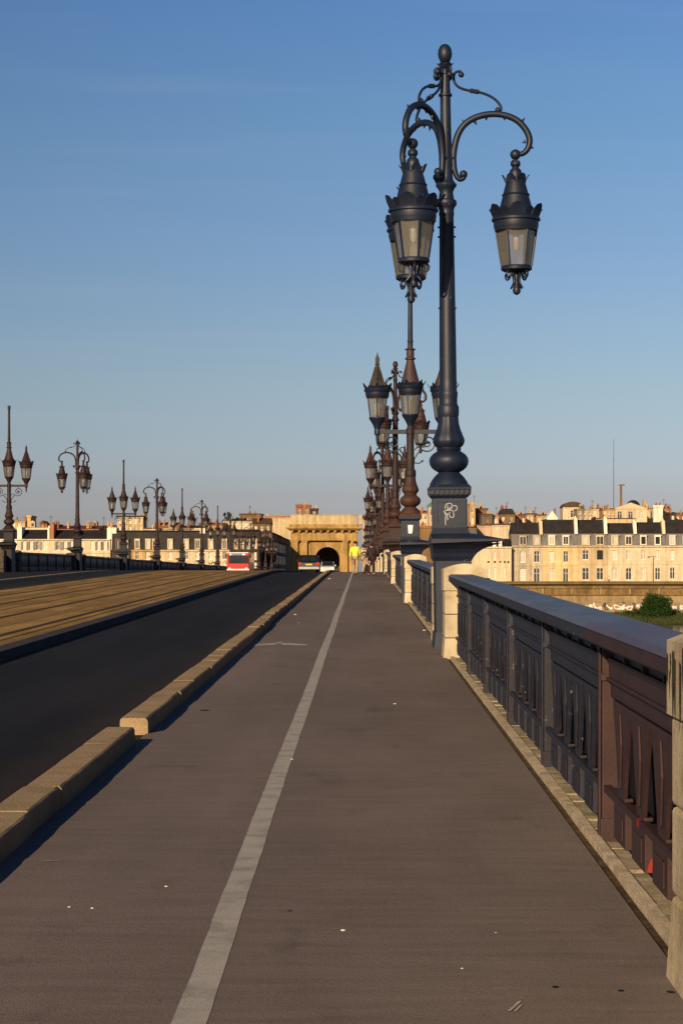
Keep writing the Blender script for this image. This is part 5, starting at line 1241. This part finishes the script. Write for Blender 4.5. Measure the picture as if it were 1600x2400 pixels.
M['lens'] = mat('headlight_lens', [(.7,.7,.68),(.8,.8,.78)], 8., .2, 0, 60, .6); M['blueglass'] = mat('destination_glass', [(.10,.16,.26),(.20,.28,.42)], 2., .2, 0, 60, .5); M['orange'] = mat('orange_lens', [(.6,.22,.04),(.7,.3,.06)], 8., .3)
def car(loc, label, paint, rear_to_cam, wd=1.72, ht=1.45, ln=4.0, dark_top=False):
    r = empty('parked_car' if False else 'car', loc, label, 'car', rz=0 if rear_to_cam else pi); h = wd/2
    prof = [(0,.30),(-.02,.55),(.03,.86),(.12,.93),(.45,ht-.10),(.75,ht),(1.9,ht-.01),(2.75,.98),(3.75,.84),(ln,.62),(ln,.28)]      # rear at y=0
    b = MB(); secs = [(-1,.0),(-.93,.06),(.93,.06),(1,.0)]
    n = len(prof)
    def ring(sx, shrink, up): return [(sx*h*(1-(.12 if z > .95 else 0)), y+(shrink if i < 4 else -shrink if i > 7 else 0)*0, z) for i, (y, z) in enumerate(prof)]
    A, B = ring(-1,0,0), ring(1,0,0); b.add(A+B, [tuple(range(n-1,-1,-1)), tuple(range(n,2*n))]+[(i,i+1,n+i+1,n+i) for i in range(n-1)]+[(n-1,0,n,2*n-1)])
    b.build('body', paint, r, bevel=.05)
    g = MB(); t = .88*h-.08
    g.hexa([(-t-.02,.085,.95),(t+.02,.085,.95),(t+.02,.14,.95),(-t-.02,.14,.95)], [(-t+.06,.415,ht-.13),(t-.06,.415,ht-.13),(t-.06,.47,ht-.13),(-t+.06,.47,ht-.13)]); g.build('rear_window', M['carglass'], r)
    g = MB(); g.hexa([(-t-.02,2.80,.99),(t+.02,2.80,.99),(t+.02,2.72,.99),(-t-.02,2.72,.99)], [(-t+.06,2.03,ht-.08),(t-.06,2.03,ht-.08),(t-.06,1.93,ht-.08),(-t+.06,1.93,ht-.08)]); g.build('windscreen', M['carglass'], r)
    for s in (-1, 1):
        q = MB(); x = s*(h*.88); q.hexa([(x-.006,.55,.98),(x+s*.02+.006,.55,.98),(x+s*.02+.006,2.5,.98),(x-.006,2.5,.98)], [(x-.012,.8,ht-.14),(x+.012,.8,ht-.14),(x+.012,1.85,ht-.14),(x-.012,1.85,ht-.14)]); q.build('side_window', M['carglass'], r)
        q = MB(); q.box(min(s*(h-.26),s*(h-.02)),max(s*(h-.26),s*(h-.02)),-.045,.03,.60,.86); q.build('tail_light', M['lampred'], r)
        q = MB(); q.box(min(s*(h-.38),s*(h-.04)),max(s*(h-.38),s*(h-.04)),ln-.12,ln+.02,.60,.74); q.build('headlight', M['lens'], r)
        for yy in (.72, ln-.78):
            w_ = MB(); w_.lathe([(.20,-.1),(.31,-.09),(.32,0),(.31,.09),(.20,.1)], 20); w_.v = [(s*(h-.11)+z, yy+x, .31+y) for x, y, z in w_.v]; o = w_.build('wheel', M['tyre'], r, smooth=True)
            w_ = MB(); w_.ball((0,0,0), .19, 14); w_.v = [(s*(h-.01)+z*.1, yy+x, .31+y) for x, y, z in w_.v]; w_.build('rim', M['chrome'], o)
        q = MB(); q.box(min(s*(h+.0),s*(h+.16)),max(s*(h+.0),s*(h+.16)),2.35,2.5,.95,1.08); q.build('wing_mirror', paint, r)
    if dark_top:
        q = MB(); q.box(-.70*h-.1,.70*h+.1,.7,1.95,ht+.002,ht+.03); q.build('roof', M['carglass'], r)
        q = MB(); q.hexa([(-t-.04,2.86,1.0),(t+.04,2.86,1.0),(t+.04,2.80,1.0),(-t-.04,2.80,1.0)], [(-t+.02,2.0,ht-.01),(t-.02,2.0,ht-.01),(t-.02,1.95,ht-.01),(-t+.02,1.95,ht-.01)]); q.build('sun_strip', M['carglass'], r)
    q = MB(); q.box(-.26,.26,-.04,-.022,.62,.73); q.build('number_plate', M['plate'], r)
    q = MB(); q.box(-h+.04,h-.04,-.09,-.0,.30,.50); q.build('bumper', M['chrome'] if paint is M['carblack'] else paint, r); return r
car((X(723.5,172), 172, zd(172)), 'black hatchback with yellow number plate driving away over the crest of the bridge', M['carblack'], True)
car((X(767,252), 256, zd(252)), 'white car beyond the black hatchback, in front of the arch', M['carwhite'], False, wd=1.68, dark_top=True)
Y = 236; r = empty('bus', (X(558,Y), Y, zd(Y)), 'red bus with white roof front coming over the bridge on the left lane', 'bus'); h = 1.25; b = MB()
b.box(-h,h,0,11,.35,2.28); b.build('body', M['busred'], r, bevel=.12)
b = MB(); b.frus(-h+.06,h-.06,.06,11,2.285,-h+.16,h-.16,.2,10.8,2.40); b.box(-h+.3,h-.45,-.05,-.003,2.06,2.25); b.build('roof', M['white'], r, bevel=.04)
b = MB(); b.box(-.75,.45,-.07,-.051,2.07,2.24); b.build('destination_display', M['blueglass'], r)
b = MB(); b.box(-h+.22,h-.10,-.05,-.003,1.16,2.03); b.build('windscreen', M['carglass'], r)
b = MB(); b.box(-h+.02,h-.02,-.10,-.003,.30,.55); b.build('bumper', M['white'], r, bevel=.03)
for s in (-1, 1):
    b = MB(); b.ball((0,0,0), .15, 14); b.v = [(s*.92+x, -.104+y*.3, .55+z) for x, y, z in b.v]; b.build('headlight', M['lens'], r)
    b = MB(); b.box(min(s*(h+.02),s*(h+.22)),max(s*(h+.02),s*(h+.22)),-.25,-.12,1.75,2.2); b.tube([(s*h,-.02,2.3),(s*(h+.1),-.18,2.25),(s*(h+.1),-.18,2.18)], .02, 5); b.build('mirror', M['shoe'], r)
    b = MB(); x = s*(h+.006); b.quad((x,.7,1.3),(x,10.5,1.3),(x,10.5,2.3),(x,.7,2.3)); b.build('side_window', M['carglass'], r)
    for yy in (2.4, 8.2):
        w_ = MB(); w_.lathe([(.3,-.13),(.47,-.12),(.48,0),(.47,.12),(.3,.13)], 20); w_.v = [(s*(h-.14)+z, yy+x, .48+y) for x, y, z in w_.v]; w_.build('wheel', M['tyre'], r, smooth=True)
